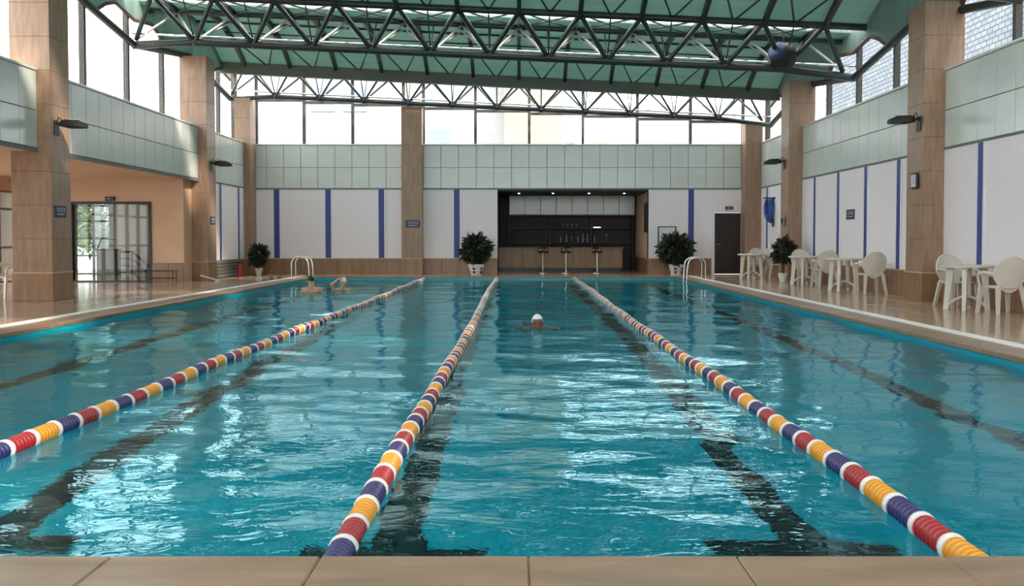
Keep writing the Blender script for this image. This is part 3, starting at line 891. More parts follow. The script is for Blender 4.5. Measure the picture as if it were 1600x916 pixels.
# ------------------------------------------------------------------ signs, clock, wall gear
def sign(loc, rotz, w, h, label):
    s = thing('wall_sign', label, 'sign', loc, rotz)
    box('plate', (-w/2, -.015, -h/2), (w/2, -.001, h/2), 'sign', s, .003)
    n = 4
    for k in range(n):   # row of illegible characters
        x = -w*.32+k*w*.19; cw = w*.13
        box('character_stroke', (x, -.018, h*.02), (x+cw, -.015, h*.07), 'sign_mark', s)
        box('character_stroke', (x+cw*.4, -.018, h*.07), (x+cw*.62, -.015, h*.3), 'sign_mark', s)
        box('character_stroke', (x, -.018, h*.25), (x+cw, -.015, h*.3), 'sign_mark', s)
    box('text_line', (-w*.3, -.018, -h*.26), (w*.3, -.015, -h*.18), 'sign_mark', s)
sign((PLX1+.001, 17.1, 1.15+.54), PI/2, .42, .22, 'navy sign with white lettering on the large left pillar')
sign((PLX1+.001, 25.6, 1.70), PI/2, .38, .22, 'navy sign on the pillar beside the lobby door wall')
sign((-3.5, 29.548, 1.68), 0, .48, .24, 'wide navy sign on the middle pillar of the far wall')
sign((XR, 21.5, 1.76), -PI/2, .52, .24, 'square navy sign on the white right wall between blue strips')

ck = thing('wall_clock', 'black framed rectangular clock on the right pillar', 'clock', (PRX0, 17.08, 2.27), -PI/2)
box('case', (-.13, -.06, -.15), (.13, -.001, .15), 'black', ck, .02)
box('face', (-.095, -.064, -.115), (.095, -.06, .115), 'clock_face', ck)
box('hand', (-.006, -.067, -.01), (.006, -.064, .08), 'sign', ck); box('hand', (-.006, -.067, -.05), (.05, -.064, -.038), 'sign', ck)
ic = thing('intercom', 'small dark rounded wall unit on the pillar behind the potted plant', 'wall unit', (PRX0, 25.55, 1.68), -PI/2)
box('case', (-.13, -.07, -.13), (.13, -.001, .13), 'grey_box', ic, .03); link('dial', lathe_mesh([(.001, .02), (.07, .02), (.085, 0), (.001, 0)], 16), 'black', ic, (0, -.07, .02), (PI/2, 0, 0))

hr = thing('hose_reel', 'coiled blue hose hanging on the far right wall', 'hose', (XR, 28.15, 2.12))
for k in range(7):
    r = .26+.018*(k % 4); h = .38-.012*k
    tube('hose_loop', [(-.05-.03*(k % 3)-.02*k/2, r*math.sin(a), h*math.cos(a)-.04+.01*k) for a in [2*PI*q/22 for q in range(22)]], .032, 'hose', hr, 8, True)
box('hook_plate', (-.04, -.30, .30), (-.001, .30, .36), 'black', hr); bar('hook_arm', (-.02, .1, .33), (-.26, .1, .35), .018, 'black', hr); bar('hook_arm', (-.02, -.1, .33), (-.26, -.1, .35), .018, 'black', hr)
tube('hose_tail', [(-.06, -.2, -.3), (-.06, -.28, -.42), (-.05, -.24, -.55)], .03, 'black', hr)

def floodlight(loc, rotz, label):
    f = thing('floodlight', label, 'floodlight', loc, rotz, 'pillar floodlights')   # local +y points away from the pillar
    box('mount_plate', (-.09, .001, -.22), (.09, .02, .06), 'steel_dark', f, .004)
    bar('arm', (0, .02, 0), (0, .14, .03), .022, 'steel_dark', f)
    tube('bracket', [(0, .03, .02), (0, .05, .13), (0, .09, .10), (0, .12, .05)], .012, 'steel_dark', f, 6)
    prof = [(.10, -.075, .055), (.20, -.15, .085), (.40, -.17, .075), (.53, -.13, .05), (.58, -.07, .02)]
    bm = bmesh.new(); rings = []
    for (y, w, h) in prof:
        rings.append([bm.verts.new((x, y, z-.02*(y-.1)/.4)) for (x, z) in ((w, -.05), (-w, -.05), (-w*.9, h*.4), (-w*.5, h), (w*.5, h), (w*.9, h*.4))])
    for A, B in zip(rings, rings[1:]):
        for k in range(6): bm.faces.new((A[k], A[(k+1) % 6], B[(k+1) % 6], B[k]))
    bm.faces.new(rings[0]); bm.faces.new(list(reversed(rings[-1])))
    bmesh.ops.recalc_face_normals(bm, faces=bm.faces)
    link('head', bm_mesh(bm, 'head', 35), 'lamp_body', f)
    box('lens', (-.11, .22, -.078), (.11, .48, -.064), 'lamp_body', f, .005)
    box('top_rim', (-.07, .16, .068), (.07, .46, .082), 'lamp_glass', f, .004)
floodlight((PLX1, 17.0, 3.34), -PI/2, 'black floodlight on the large pillar at far left')
floodlight((PLX1, 25.55, 3.32), -PI/2, 'black floodlight on the pillar by the lobby door wall')
floodlight((PRX0, 17.0, 3.42), PI/2, 'black floodlight on the large right pillar with the clock')
floodlight((PRX0, 25.6, 3.38), PI/2, 'black floodlight on the right pillar above the intercom')
wl2 = thing('wall_lamp', 'tiny white wall lamp at the far right corner pillar', 'lamp', (7.42, 29.7, 2.44))
bar('arm', (0, 0, 0), (-.12, -.02, .03), .012, 'plastic', wl2); link('shade', lathe_mesh([(.001, .03), (.03, .02), (.09, -.03), (.085, -.03), (.001, .012)], 14), 'plastic', wl2, (-.18, -.02, .03))

# round loudspeaker in truss
sp = thing('loudspeaker', 'dark round loudspeaker with painted blue sheen in the truss above the right pillar', 'loudspeaker', (6.45, 22.0, 5.62))
link('drum', lathe_mesh([(.001, -.30), (.20, -.27), (.31, -.12), (.33, .05), (.27, .22), (.12, .31), (.001, .32)], 20), 'speaker', sp)
link('cone_ring', lathe_mesh([(.20, 0), (.24, .03), (.18, .06), (.06, .04), (.001, .05)], 20), 'speaker_sheen', sp, (-.2, -.22, .08), (1.2, 0, -.7))  # ring that carries the painted blue sheen of the drum
bar('hanger', (0, 0, .30), (0, 0, .62), .02, 'steel_dark', sp)

# ------------------------------------------------------------------ lane ropes
FR = .057; GRP = .233; WHT = .041; PITCHR = GRP+WHT
def float_prof(ribs, detail):
    p = [(.012, 0)]
    w = GRP/ribs
    for k in range(ribs):
        z = k*w
        if detail: p += [(FR*.80, z+.001), (FR*.98, z+w*.22), (FR*.98, z+w*.72), (FR*.80, z+w-.001)]
        else: p += [(FR*.93, z+w*.1), (FR*.96, z+w*.5), (FR*.93, z+w*.95)]
    p.append((.012, GRP)); return p
FM = {}
for c in ('red', 'yellow', 'navy'):
    for d in (0, 1):
        me = lathe_mesh(float_prof(6 if d else 2, d), 16 if d else 10, 'float_'+c, 35); me.materials.append(M[c]); FM[c, d] = me
for d in (0, 1):
    me = lathe_mesh([(.012, 0), (FR*1.0, .002), (FR*1.07, .012), (FR*1.07, WHT-.012), (FR*1.0, WHT-.002), (.012, WHT)], 18 if d else 10, 'disc', 35); me.materials.append(M['float_white']); FM['w', d] = me
def rope(x, order, label, xf=None, first=0.0):
    t = thing('lane_rope', label, 'lane rope', (x, PY0+.02, WZ+.022), group='lane ropes')
    xf = x if xf is None else xf
    Lr = PY1-PY0-.05
    def pos(s):
        u = s/Lr
        return Vector(((xf-x)*u + .035*math.sin(u*7+x)*u*(1-u)*4, s, .010*math.sin(s*1.9+x*3)*(1 if s > .5 else s*2)))
    s = first; k = 0; pts = []
    while s+PITCHR < Lr:
        d = 1 if s < 11 else 0
        p0 = pos(s); p1 = pos(s+PITCHR); e = (p1-p0).to_track_quat('Z', 'Y').to_euler()
        c = order[k % 3]
        link('float', FM[c, d], None, t, p0, e)
        link('spacer_disc', FM['w', d], None, t, p0+(p1-p0)*(GRP/PITCHR), e)
        s += PITCHR; k += 1
    tube('cable', [pos(Lr*q/40) for q in range(41)], .010, 'cable', t, 6)
    for s_, sg in ((0.0, -1), (Lr, 1)):
        tube('end_hook', [pos(s_)+Vector((0, -sg*.02, 0)), pos(s_)+Vector((0, sg*.01, .012)), pos(s_)+Vector((0, sg*.02, .04))], .012, 'chrome', t, 6)
rope(-2.98, ('navy', 'red', 'yellow'), 'striped lane rope running along the left of the pool', first=.03)
rope(-.70, ('navy', 'red', 'yellow'), 'striped lane rope down the middle, starting left of centre', first=.05)
rope(1.73, ('yellow', 'red', 'navy'), 'striped lane rope ending at the bottom right coping', first=.05)

# ------------------------------------------------------------------ pool ladders
def ladder(x, y, rotz, label):
    t = thing('pool_ladder', label, 'ladder', (x, y, 0), rotz, 'pool ladders')   # local -y = water
    for sx in (-.25, .25):
        pts = [(sx, .42, .005), (sx, .42, .35)]
        for q in range(9):
            a = PI*q/8; pts.append((sx, .17+.25*math.cos(a), .45+.20*math.sin(a)))
        pts += [(sx, -.10, .25), (sx, -.12, -.1), (sx, -.12, -.85)]
        tube('rail', pts, .021, 'chrome', t, 10)
        link('foot_flange', lathe_mesh([(.001, 0), (.05, 0), (.05, .012), (.024, .03), (.001, .03)], 14), 'chrome', t, (sx, .42, .004))
    for z in (-.25, -.5, -.75): box('step', (-.25, -.16, z-.015), (.25, -.08, z+.015), 'chrome', t, .006)
ladder(-6.35, 26.9, PI/2, 'chrome pool ladder at the far left, behind the dark haired swimmer')
ladder(4.92, 25.9, -PI/2, 'chrome pool ladder at the far right, near the dark door')

# ------------------------------------------------------------------ chairs and tables
def oval_back_mesh():
    v = []; f = []; n = 28; rr = [0.0, .35, .7, .93, 1.0]
    def P(a, r, off):
        x = .255*math.cos(a)*r; z = .27*math.sin(a)*r*(1.0 if math.sin(a) > 0 else 1.02)
        # narrows toward the seat
        if z < 0: x *= 1-.30*(-z/.27)
        y = -.05*(x/.25)**2 + off
        return (x, y+.06*(z/.27), .62+z)
    for off in (0.0, -.018):
        base = len(v)
        v.append(P(0, 0, off))
        for r in rr[1:]:
            for k in range(n): v.append(P(2*PI*k/n, r, off))
        for k in range(n):
            tri = (base, base+1+k, base+1+(k+1) % n); f.append(tri if off == 0 else tri[::-1])
        for i in range(len(rr)-2):
            for k in range(n):
                a = base+1+i*n+k; b = base+1+i*n+(k+1) % n
                q = (a, a+n, b+n, b); f.append(q if off == 0 else q[::-1])
    tot = 1+(len(rr)-1)*n; o1 = 1+(len(rr)-2)*n
    for k in range(n):
        f.append((o1+k, tot+o1+k, tot+o1+(k+1) % n, o1+(k+1) % n))
    return pyd('backrest', v, f, 40)
def rim_pts():
    pts = []
    for k in range(32):
        a = 2*PI*k/32; x = .255*math.cos(a); z = .27*math.sin(a)
        if z < 0: x *= 1-.30*(-z/.27)
        pts.append((x, -.05*(x/.25)**2-.009+.06*(z/.27), .62+z))
    return pts
def leg_mesh(x0, y0, x1, y1, z0, w0, w1, name='leg'):
    v = []
    for (x, y, z, w) in ((x1, y1, 0, w1), (x0, y0, z0, w0)):
        v += [(x-w, y-w*.7, z), (x+w, y-w*.7, z), (x+w, y+w*.7, z), (x-w, y+w*.7, z)]
    return pyd(name, v, [(3, 2, 1, 0), (4, 5, 6, 7), (0, 1, 5, 4), (1, 2, 6, 5), (2, 3, 7, 6), (3, 0, 4, 7)])
CH = []
def chair_proto():
    P = []
    bm = bmesh.new()
    n = 24
    def sp(a, r): 
        x = .235*math.copysign(abs(math.cos(a))**.6, math.cos(a))*r; y = -.02+.235*math.copysign(abs(math.sin(a))**.6, math.sin(a))*r
        return x*(1-.12*(y/.23) if y > 0 else 1), y
    rings = []
    for (r, z) in ((.001, .418), (.8, .42), (1.0, .435), (1.03, .425), (1.0, .405), (.001, .40)):
        rings.append([bm.verts.new((*sp(2*PI*k/n, r), z)) for k in range(n)])
    for A, B in zip(rings, rings[1:]):
        for k in range(n): bm.faces.new((A[k], A[(k+1) % n], B[(k+1) % n], B[k]))
    bmesh.ops.recalc_face_normals(bm, faces=bm.faces)
    P.append(('seat', bm_mesh(bm, 'seat', 40)))
    bk = oval_back_mesh()
    for v_ in bk.vertices: v_.co.y += .24
    P.append(('backrest', bk))
    bm = tube_bm(bmesh.new(), [(x, y+.24, z) for (x, y, z) in rim_pts()], .017, 7, True); bmesh.ops.recalc_face_normals(bm, faces=bm.faces)
    P.append(('back_rim', bm_mesh(bm, 'back_rim', 50)))
    for sx in (-1, 1):
        bm = tube_bm(bmesh.new(), [(sx*.215, .20, .60), (sx*.27, .12, .64), (sx*.285, -.05, .645), (sx*.275, -.20, .62), (sx*.26, -.235, .55), (sx*.235, -.22, .42)],
                     [.016, .024, .028, .026, .022, .02], 8); bmesh.ops.recalc_face_normals(bm, faces=bm.faces)
        P.append(('armrest', bm_mesh(bm, 'armrest', 50)))
        P.append(('leg', leg_mesh(sx*.215, -.215, sx*.25, -.26, .42, .036, .024)))
        P.append(('leg', leg_mesh(sx*.18, .18, sx*.23, .27, .42, .034, .022)))
        P.append(('back_support', leg_mesh(sx*.15, .21, sx*.17, .19, .46, .03, .03)))
    for nm, me in P:
        if nm == 'back_support':
            for v_ in me.vertices: v_.co.z = .39 if v_.co.z < .2 else .46
        me.materials.append(M['plastic'])
    return P
CH = chair_proto()
def chair(x, y, rotz, label, group='white plastic chairs'):
    t = thing('plastic_chair', label, 'chair', (x, y, 0), rotz, group)   # local -y = front
    for nm, me in CH: link(nm, me, None, t)
def table(x, y, rotz, label):
    t = thing('plastic_table', label, 'table', (x, y, 0), rotz, 'white plastic tables')
    link('table_top', TT, None, t); 
    for k in range(4):
        a = PI/4+k*PI/2; c, s = math.cos(a), math.sin(a)
        o = link('leg', TL, None, t, (0, 0, 0), (0, 0, a))
        o2 = link('leg_brace', TBR, None, t, (0, 0, 0), (0, 0, a))
TT = lathe_mesh([(.001, .70), (.36, .70), (.40, .695), (.41, .71), (.41, .725), (.39, .738), (.001, .742)], 32, 'table_top'); TT.materials.append(M['plastic'])
TL = leg_mesh(.25, 0, .31, 0, .70, .055, .04); TL.materials.append(M['plastic'])
_b = tube_bm(bmesh.new(), [(.29, 0, .06), (.2, 0, .14), (.1, 0, .20), (0, 0, .22)], [.03, .028, .025, .025], 8); bmesh.ops.recalc_face_normals(_b, faces=_b.faces)
TBR = bm_mesh(_b, 'leg_brace', 50); TBR.materials.append(M['plastic'])

table(7.38, 14.75, .2, 'white round plastic table nearest the viewer, right of the clock pillar')
chair(7.55, 15.45, .15, 'white plastic chair behind the nearest table, facing the viewer')
chair(7.50, 13.88, PI+.05, 'white plastic chair at the right picture edge, seen from behind')
table(7.36, 20.3, .1, 'white round plastic table under the square navy sign')
chair(7.50, 19.1, PI+.02, 'white plastic chair left of the clock pillar, seen from behind')
table(7.32, 22.95, .3, 'white round plastic table just right of the potted plant pillar')
chair(7.50, 23.62, .1, 'white plastic chair behind the table next to the potted plant')
chair(7.50, 21.95, PI+.02, 'white plastic chair right of the table next to the potted plant, seen from behind')
table(6.88, 26.5, .25, 'white round plastic table farthest away near the dark door')
chair(7.25, 27.12, .05, 'white plastic chair behind the farthest table')
chair(7.57, 26.45, -PI/2+.1+PI, 'white plastic chair beside the farthest table, partly behind a pillar')
chair(-10.05, 17.75, -.6, 'white plastic chair behind the large left pillar in the lobby', 'lobby chairs')
chair(-10.9, 18.9, 2.2, 'white plastic chair deeper in the lobby near the glass doors', 'lobby chairs')

# ------------------------------------------------------------------ plants
def leaf_cloud(n, shape, size, seed, droop=.3):
    rnd = random.Random(seed); v = []; f = []
    for _ in range(n):
        p, d = shape(rnd)
        d = (d+Vector((rnd.gauss(0, .45), rnd.gauss(0, .45), rnd.gauss(0, .35)-droop))).normalized()
        side = d.cross(Vector((rnd.gauss(0, 1), rnd.gauss(0, 1), rnd.gauss(0, 1)))).normalized()
        L = size*rnd.uniform(.6, 1.25); w = L*.20
        nrm = side.cross(d).normalized()
        b = len(v)
        v += [p, p+d*L*.45+side*w+nrm*L*.05, p+d*L-nrm*L*.10, p+d*L*.45-side*w+nrm*L*.05, p+d*L*.5-nrm*L*.03]
        f += [(b, b+1, b+4), (b+1, b+2, b+4), (b+2, b+3, b+4), (b+3, b, b+4)]
    return pyd('foliage', v, f)
def ball_shape(R, zc, sz=1.0):
    def s(r):
        d = Vector((r.gauss(0, 1), r.gauss(0, 1), r.gauss(0, 1))).normalized()
        q = r.uniform(.35, 1.0)**.5
        lump = 1+.22*math.sin(5*math.atan2(d.y, d.x)+3*d.z)
        return Vector((d.x*R*q*lump, d.y*R*q*lump, zc+d.z*R*sz*q*lump)), d
    return s
def plant(x, y, label, pot, R, zc, sz, n, size, potR, potH, seed, cat='plant'):
    t = thing('potted_plant', label, cat, (x, y, 0), group='potted plants on the deck')
    prof = [(.001, 0), (potR*.62, 0), (potR*.66, .02), (potR*.95, potH*.72), (potR, potH*.9), (potR*.98, potH), (potR*.88, potH), (potR*.85, potH*.85), (.001, potH*.84)]
    p = link('pot', lathe_mesh(prof, 22), pot, t)
    link('soil', lathe_mesh([(.001, potH*.845), (potR*.84, potH*.845), (potR*.5, potH*.9), (.001, potH*.92)], 16), 'soil', t)
    rnd = random.Random(seed+1)
    for k in range(6):
        a = k*PI/3+rnd.random(); e = (R*.55*math.cos(a), R*.55*math.sin(a), zc+R*sz*rnd.uniform(-.1, .5))
        tube('stem', [(0.02*math.cos(a), .02*math.sin(a), potH*.86), (e[0]*.35, e[1]*.35, (potH+e[2])*.55), e], [.014, .011, .006], 'bark', t, 6)
    link('foliage', leaf_cloud(n, ball_shape(R, zc, sz), size, seed), 'leaf', t)
    return t
def pot_bands(t, R, H):
    for z in (.3, .62):
        for k in range(6):
            a = 2*PI*k/6+.3
            r = R*(.66+.3*z/.72)
            link('blue_motif', PM, None, t, (r*math.cos(a), r*math.sin(a), H*z), (PI/2, 0, a+PI/2))
PM = lathe_mesh([(.001, -.006), (.045, -.004), (.05, .004), (.001, .008)], 10, 'motif'); PM.materials.append(M['navy'])
p1 = plant(-1.40, 29.15, 'large bushy plant in a blue and white pot left of the bar', 'pot_white', .40, .86, .95, 1300, .20, .27, .36, 3); pot_bands(p1, .27, .36)
p2 = plant(5.10, 29.15, 'large bushy plant in a blue and white pot right of the bar', 'pot_white', .46, .84, .95, 1600, .21, .27, .36, 5); pot_bands(p2, .27, .36)
plant(-8.42, 28.95, 'small upright plant in a white pot in the far left corner', 'pot_white', .20, .66, 1.3, 420, .22, .13, .24, 9)
plant(7.24, 24.55, 'drooping dark plant in a small white pot by the right pillar', 'pot_white', .17, .86, 1.3, 260, .26, .14, .24, 12)

# ------------------------------------------------------------------ lobby and deck bits
rl = thing('stair_railing', 'black steel stair railing behind the glass door', 'railing', (-11.6, 26.2, 0))
for x in (-.08, .28): bar('post', (x, 0, 0), (x, 0, .80), .028, 'black', rl)
bar('handrail', (-.1, 0, .80), (.30, 0, .80), .03, 'black', rl); bar('handrail', (.30, 0, .80), (1.15, 0, .02), .03, 'black', rl)
for k in range(3):
    z = .2+.2*k
    bar('rail_bar', (-.08, 0, z), (.28, 0, z), .012, 'black', rl, 6); bar('rail_bar', (.28, 0, z), (.28+(z-.02)/.92, 0, .02), .012, 'black', rl, 6)
for (x, h) in ((.7, .42),): bar('post', (x, 0, 0), (x, 0, h), .03, 'black', rl)
gc = thing('reception_stand', 'grey waist high stand inside the stair hall', 'stand', (-12.35, 27.0, 0))
box('body', (-.30, -.2, 0), (.26, .2, .84), 'grey_box', gc, .01); box('top', (-.33, -.23, .84), (.29, .23, .88), 'steel_dark', gc, .008)
bar('handle_bar', (-.3, -.1, .88), (-.18, -.1, 1.2), .02, 'black', gc); bar('handle_bar', (-.18, -.1, 1.2), (.22, -.1, 1.15), .02, 'black', gc)
rk = thing('shoe_rack', 'low dark metal rack against the lobby dado', 'rack', (-9.75, 24.25, 0))
for x in (-.32, .42):
    for y in (-.12, .12): bar('post', (x, y, 0), (x, y, .33), .012, 'black', rk, 6)
for z in (.12, .31):
    for y in (-.12, 0, .12): bar('shelf_rod', (-.32, y, z), (.42, y, z), .009, 'black', rk, 6)
br = thing('white_brush', 'white handled brush leaning at the foot of the left far pillar', 'brush', (-8.55, 24.95, 0))
bar('handle', (-.32, -.05, .16), (.12, .02, .03), .022, 'plastic', br); box('head', (.10, -.06, .0), (.2, .1, .05), 'plastic', br, .008)
for k, (x, y) in enumerate(((-7.25, 26.2), (-7.05, 26.35))):
    sl = thing('slipper', f"black rubber slipper on the far left deck, the {'left' if k == 0 else 'right'} one", 'slipper', (x, y, .001), .5, 'slippers by the ladder')
    v = []; n = 18
    for z in (0, .03):
        for q in range(n):
            a = 2*PI*q/n; v.append((.055*math.cos(a)*(1-.2*math.sin(a)), .14*math.sin(a), z))
    link('sole', pyd('sole', v, [tuple(reversed(range(n))), tuple(range(n, 2*n))]+[(q, (q+1) % n, n+(q+1) % n, n+q) for q in range(n)]), 'black', sl)
    tube('strap', [(.055*math.cos(a), .03, .02+.055*math.sin(a)) for a in [PI*q/8 for q in range(9)]], .012, 'black', sl, 6)
fe = thing('fire_extinguisher', 'small narrow red cylinder standing by the far left corner', 'extinguisher', (-8.7, 27.9, 0))
link('cylinder', lathe_mesh([(.001, 0), (.07, 0), (.075, .02), (.075, .34), (.05, .40), (.02, .42), (.001, .42)], 16), 'red', fe)
box('valve', (-.02, -.05, .42), (.02, .05, .46), 'black', fe); tube('hose', [(0, .04, .44), (0, .12, .38), (0, .1, .15)], .01, 'black', fe, 6)

# ------------------------------------------------------------------ swimmers
class Blob:
    def __init__(self): self.v = []; self.f = []
_unit = {}
def unit_sphere(n):
    if n not in _unit:
        rows = n//2+1; v = [(0, 0, 1)]
        for i in range(1, rows):
            th = PI*i/rows
            v += [(math.sin(th)*math.cos(2*PI*k/n), math.sin(th)*math.sin(2*PI*k/n), math.cos(th)) for k in range(n)]
        v.append((0, 0, -1)); f = []; L = len(v)-1
        for k in range(n):
            f.append((0, 1+k, 1+(k+1) % n)); f.append((L, L-n+(k+1) % n, L-n+k))
            for i in range(rows-2): f.append((1+i*n+k, 1+(i+1)*n+k, 1+(i+1)*n+(k+1) % n, 1+i*n+(k+1) % n))
        _unit[n] = (v, f)
    return _unit[n]
def ell(bm, c, r, rot=None, n=14):
    v, f = unit_sphere(n); o = len(bm.v); c = Vector(c)
    R3 = rot.to_matrix() if rot else None
    for p in v:
        q = Vector((p[0]*r[0], p[1]*r[1], p[2]*r[2]))
        bm.v.append((R3 @ q if R3 else q)+c)
    bm.f += [tuple(i+o for i in q) for q in f]
def limb(bm, a, b, ra, rb):
    a = Vector(a); b = Vector(b); L = (b-a).length
    N = max(2, int(L/min(ra, rb)/.45))
    for q in range(N+1):
        t = q/N; r = ra+(rb-ra)*t; ell(bm, a.lerp(b, t), (r, r, r), n=10)
def hand(bm, w, d, up, right):
    """palm and five fingers; w wrist, d pointing direction, up = back of hand"""
    w = Vector(w); d = Vector(d).normalized(); up = Vector(up); up = (up-d*up.dot(d)).normalized(); s = d.cross(up)*right
    limb(bm, w, w+d*.03, .026, .028)
    for k in range(4):
        off = (k-1.5)*.021
        limb(bm, w+d*.02+s*off*.8, w+d*.085+s*off, .015, .013)
        L = (.066, .076, .07, .054)[k]
        a = w+d*.085+s*off; m_ = a+d*L*.5+s*off*.18-up*.006; e = a+d*L*.92+s*off*.3-up*.026
        limb(bm, a, m_, .0105, .0095); limb(bm, m_, e, .0095, .008)
    a = w+d*.03-s*.03; m_ = a+d*.035-s*.032-up*.008; e = m_+d*.036-s*.008-up*.006
    limb(bm, a, m_, .014, .011); limb(bm, m_, e, .011, .009)
def swimmer(loc, rotz, label, pose, hair, cap, suit, skin='skin', dz=0.0):
    """local -y = the way the person faces; z = 0 is the water line"""
    t = thing('person', label, 'person', (loc[0], loc[1], WZ+dz), rotz)
    bm = Blob()
    hz = pose['head']; H = Vector(hz)
    nod = pose.get('nod', 0.0)
    ell(bm, H, (.076, .094, .112), Euler((nod, 0, 0)))
    ell(bm, H+Vector((0, -.035, -.055)), (.056, .058, .062))          # jaw
    ell(bm, H+Vector((0, -.098, -.020)), (.014, .020, .024))           # nose
    ell(bm, H+Vector((0, -.090, .018)), (.060, .016, .012))            # brow
    for s in (-1, 1):
        ell(bm, H+Vector((s*.078, .008, -.012)), (.010, .022, .032))   # ears
        ell(bm, H+Vector((s*.032, -.082, .0)), (.015, .012, .010))     # eyes
    ell(bm, H+Vector((0, -.088, -.060)), (.026, .014, .011))           # mouth
    ch = Vector(pose['chest']); nk = ch+(H-ch)*.42
    limb(bm, H+Vector((0, .015, -.07)), nk, .052, .058)
    sh = {}
    for s, nm in ((-1, 'l'), (1, 'r')):
        S = Vector(pose['sh_'+nm]); E = Vector(pose['el_'+nm]); Wr = Vector(pose['wr_'+nm])
        limb(bm, nk, S, .058, .060); limb(bm, S, E, .054, .042); limb(bm, E, Wr, .041, .027)
        d = Vector(pose.get('hd_'+nm, Wr-E)); hand(bm, Wr, d, pose.get('hu_'+nm, (0, 0, 1)), -s)
        limb(bm, ch+(S-ch)*.55, ch+(S-ch)*.35+Vector(pose['hip']-ch)*.5, .10, .085)
    hip = Vector(pose['hip'])
    for q in range(7):
        u = q/6; c = ch.lerp(hip, u); ell(bm, c, (.165-.035*math.sin(u*PI), .105, .10))
    for s in (-1, 1):
        kn = hip+Vector(pose['knee'])+Vector((s*.10, 0, 0)); an = kn+Vector(pose['ankle'])
        limb(bm, hip+Vector((s*.085, 0, -.04)), kn, .082, .056); limb(bm, kn, an, .054, .036)
        ell(bm, an+Vector((0, -.07, -.03)), (.04, .11, .03))
    me = pyd('swimmer', bm.v, bm.f)
    o = link('body', me, skin, t)
    r = o.modifiers.new('remesh', 'REMESH'); r.mode = 'VOXEL'; r.voxel_size = .0085; r.use_smooth_shade = True
    sm = o.modifiers.new('smooth', 'SMOOTH'); sm.iterations = 3; sm.factor = .5
    # hair or cap: a shell over the skull
    v = []; f = []; n = 20; rows = 9; mr = Euler((nod, 0, 0)).to_matrix()
    for i in range(rows):
        th = (PI*.58)*i/(rows-1)
        for k in range(n):
            a = 2*PI*k/n
            lim = th*(1 if math.sin(a) > -.2 else .66)
            p = Vector((.084*math.sin(lim)*math.cos(a), .103*math.sin(lim)*math.sin(a), .121*math.cos(lim)))
            v.append(tuple(mr @ p + H))
    for i in range(rows-1):
        for k in range(n): f.append((i*n+k, (i+1)*n+k, (i+1)*n+(k+1) % n, i*n+(k+1) % n))
    c = link('swim_cap' if cap else 'hair', pyd('cap', v, f, 60), 'cap' if cap else 'hair', t)
    so = c.modifiers.new('thick', 'SOLIDIFY'); so.thickness = .008; so.offset = -1
    for s in (-1, 1):
        link('eye', lathe_mesh([(.001, -.006), (.008, 0), (.001, .006)], 8), 'hair', t, mr @ Vector((s*.032, -.092, .002)) + H, (PI/2, 0, 0))
    if suit:
        v = []; f = []; n = 22
        cc = ch; vv = []
        for i, u in enumerate((.10, .3, .5, .7, .9, 1.08)):
            c_ = ch.lerp(hip, u); w = .178-.032*math.sin(u*PI)
            for k in range(n):
                a = 2*PI*k/n; v.append((c_.x+w*math.cos(a), c_.y+.122*math.sin(a), c_.z))
        for i in range(5):
            for k in range(n): f.append((i*n+k, (i+1)*n+k, (i+1)*n+(k+1) % n, i*n+(k+1) % n))
        so = link('swimsuit', pyd('swimsuit', v, f, 60), 'suit_dark', t).modifiers.new('thick', 'SOLIDIFY'); so.thickness = .006
    return t
V = Vector
swimmer((-4.98, 21.5), PI+.35, 'dark haired swimmer seen from behind, bare shoulders above the water, at far left',
        dict(head=(.02, -.03, .285), nod=.15, chest=V((0, .02, -.05)), hip=V((0, .04, -.48)), sh_l=(-.19, 0, .055), sh_r=(.19, 0, .055),
             el_l=(-.30, -.06, -.17), wr_l=(-.26, -.26, -.14), el_r=(.30, -.06, -.17), wr_r=(.28, -.26, -.14), knee=(0, -.12, -.38), ankle=(0, .22, -.30)), 1, 0, 0)
swimmer((-4.42, 22.3), .55, 'swimmer in a white cap with one hand raised to the head, at far left',
        dict(head=(.03, -.06, .21), nod=.45, chest=V((0, .02, -.13)), hip=V((0, .06, -.56)), sh_l=(-.19, 0, -.02), sh_r=(.19, 0, -.02),
             el_l=(-.30, -.10, .14), wr_l=(-.12, -.08, .27), hd_l=(.7, -.1, .3), hu_l=(0, -.2, 1), el_r=(.30, -.10, -.18), wr_r=(.22, -.30, -.13), knee=(0, -.12, -.36), ankle=(0, .22, -.28)), 0, 1, 1)
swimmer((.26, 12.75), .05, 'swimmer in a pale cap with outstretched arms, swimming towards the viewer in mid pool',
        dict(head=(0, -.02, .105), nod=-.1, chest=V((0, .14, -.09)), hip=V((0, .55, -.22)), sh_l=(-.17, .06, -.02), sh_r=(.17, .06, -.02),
             el_l=(-.30, -.12, -.015), wr_l=(-.22, -.34, -.03), hd_l=(.2, -1, -.1), el_r=(.31, -.12, -.01), wr_r=(.24, -.34, -.03), hd_r=(-.2, -1, -.1), knee=(0, .42, -.05), ankle=(0, .40, -.02)), 0, 1, 1, 'skin_shaded', -.03)

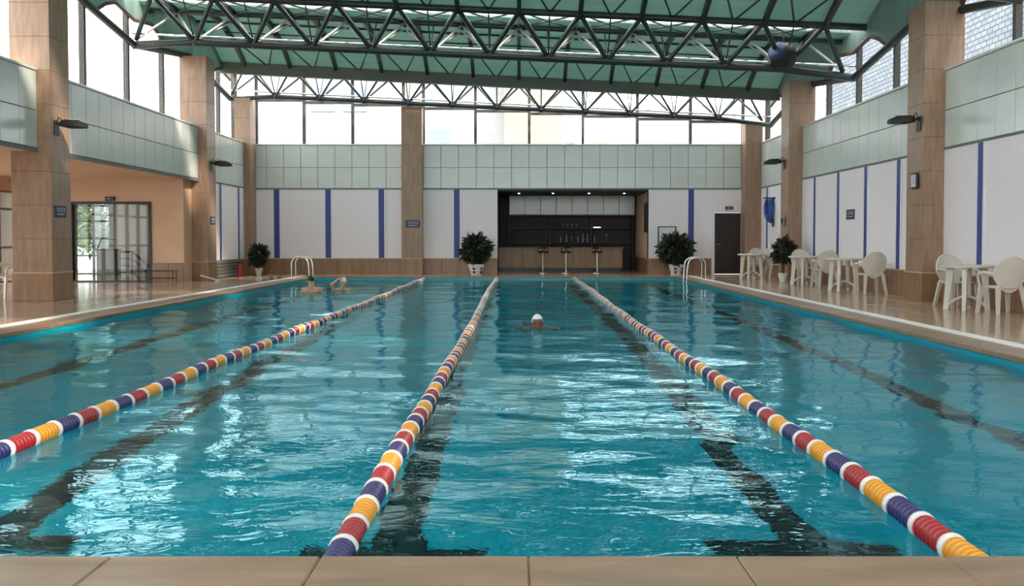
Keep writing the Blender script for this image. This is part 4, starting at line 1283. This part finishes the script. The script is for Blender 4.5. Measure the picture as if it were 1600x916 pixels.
# ------------------------------------------------------------------ outdoors
tag(box('paved_ground', (-60, -40, -2.2), (60, 90, -1.8), 'ext_ground'), 'pale paving outside the building', 'ground', kind='structure')
nb = thing('brick_building', 'white brick building seen through the right windows', 'building', (17, 20, -1.8))
box('wall', (0, -30, 0), (5, 30, 19.5), 'brick', nb); box('parapet', (-.15, -30, 19.5), (5.15, 30, 19.8), 'render_white', nb)
for (y, z) in ((1.2, 10.3), (7.5, 8.6), (-9.0, 11.5)):
    w = box('window', (-.06, y-.22, z), (.02, y+.22, z+.55), 'ext_glass', nb); 
fb = thing('pale_building', 'pale rendered building faintly seen beyond the far windows', 'building', (-4, 62, -1.8))
box('wall', (-14, 0, 0), (3, 8, 16), 'render_white', fb); box('wall', (3, -1.0, 0), (7, 8, 16), 'render_peach', fb)
for x in (-9.5, -7.3):
    w = box('window', (x-.8, -.06, 11.9), (x+.8, .02, 13.5), 'ext_glass', fb); box('window_sill', (-.85, -.1, -.9), (.85, .02, -.8), 'render_white', w)
for x in (-1.5,):
    w = box('window', (x-.8, -.06, 8.9), (x+.8, .02, 10.5), 'ext_glass', fb)
fc = thing('distant_tower', 'pale building with a peach strip beyond the middle far window', 'building', (9, 74, -1.8))
box('wall', (-3, 0, 0), (12, 8, 14), 'render_white', fc); box('peach_strip', (-3.05, -.2, 0), (-1.6, .0, 11), 'render_peach', fc); box('blue_strip', (-5.2, 0, 0), (-4.4, 1, 11), 'ext_glass', fc)

def tree(x, y, R, zc, label, seed):
    t = thing('garden_tree', label, 'tree', (x, y, -1.8), group='trees outside the stair hall')
    tube('trunk', [(0, 0, 0), (.05, .02, zc*.5), (0, 0, zc)], [.14, .11, .06], 'bark', t, 8)
    link('foliage', leaf_cloud(1600, ball_shape(R, zc, 1.1), .38, seed), 'leaf_out', t)
tree(-18.3, 35.6, 1.3, 4.0, 'leafy green tree left in the stair hall window', 21)
tree(-15.6, 33.6, 1.05, 3.8, 'leafy green tree right in the stair hall window', 22)

# ------------------------------------------------------------------ pieces that belong to a part
def base(o): return o.name.split('.')[0]
def sub(thing_name, part, kids):
    for t in [o for o in COL.objects if o.parent is None and base(o) == thing_name]:
        ch = list(t.children); ps = [c for c in ch if base(c) == part]
        if not ps: continue
        for c in ch:
            if base(c) in kids:
                p = min(ps, key=lambda q: (q.location-c.location).length) if len(ps) > 1 else ps[0]
                mw = c.matrix_basis.copy(); c.parent = p; c.matrix_parent_inverse = p.matrix_basis.inverted()
for a in (('floodlight', 'head', ('lens', 'top_rim')), ('wall_sign', 'plate', ('character_stroke', 'text_line')),
          ('wall_clock', 'case', ('face', 'hand')), ('potted_plant', 'pot', ('blue_motif', 'soil')),
          ('plastic_chair', 'backrest', ('back_rim', 'back_support')), ('door_1', 'door_leaf', ('door_panel', 'door_handle')),
          ('exit_sign', 'housing', ('letter_mark',)), ('intercom', 'case', ('dial',)), ('bar_stool', 'column', ('foot_ring', 'ring_arm')),
          ('hose_reel', 'hook_plate', ('hook_arm',)), ('person', 'body', ('eye',)), ('loudspeaker', 'drum', ('cone_ring',)),
          ('bottle', 'body', ('cap',)), ('downlight', 'trim_ring', ('lens',)), ('pool_ladder', 'rail', ('foot_flange',))):
    sub(*a)
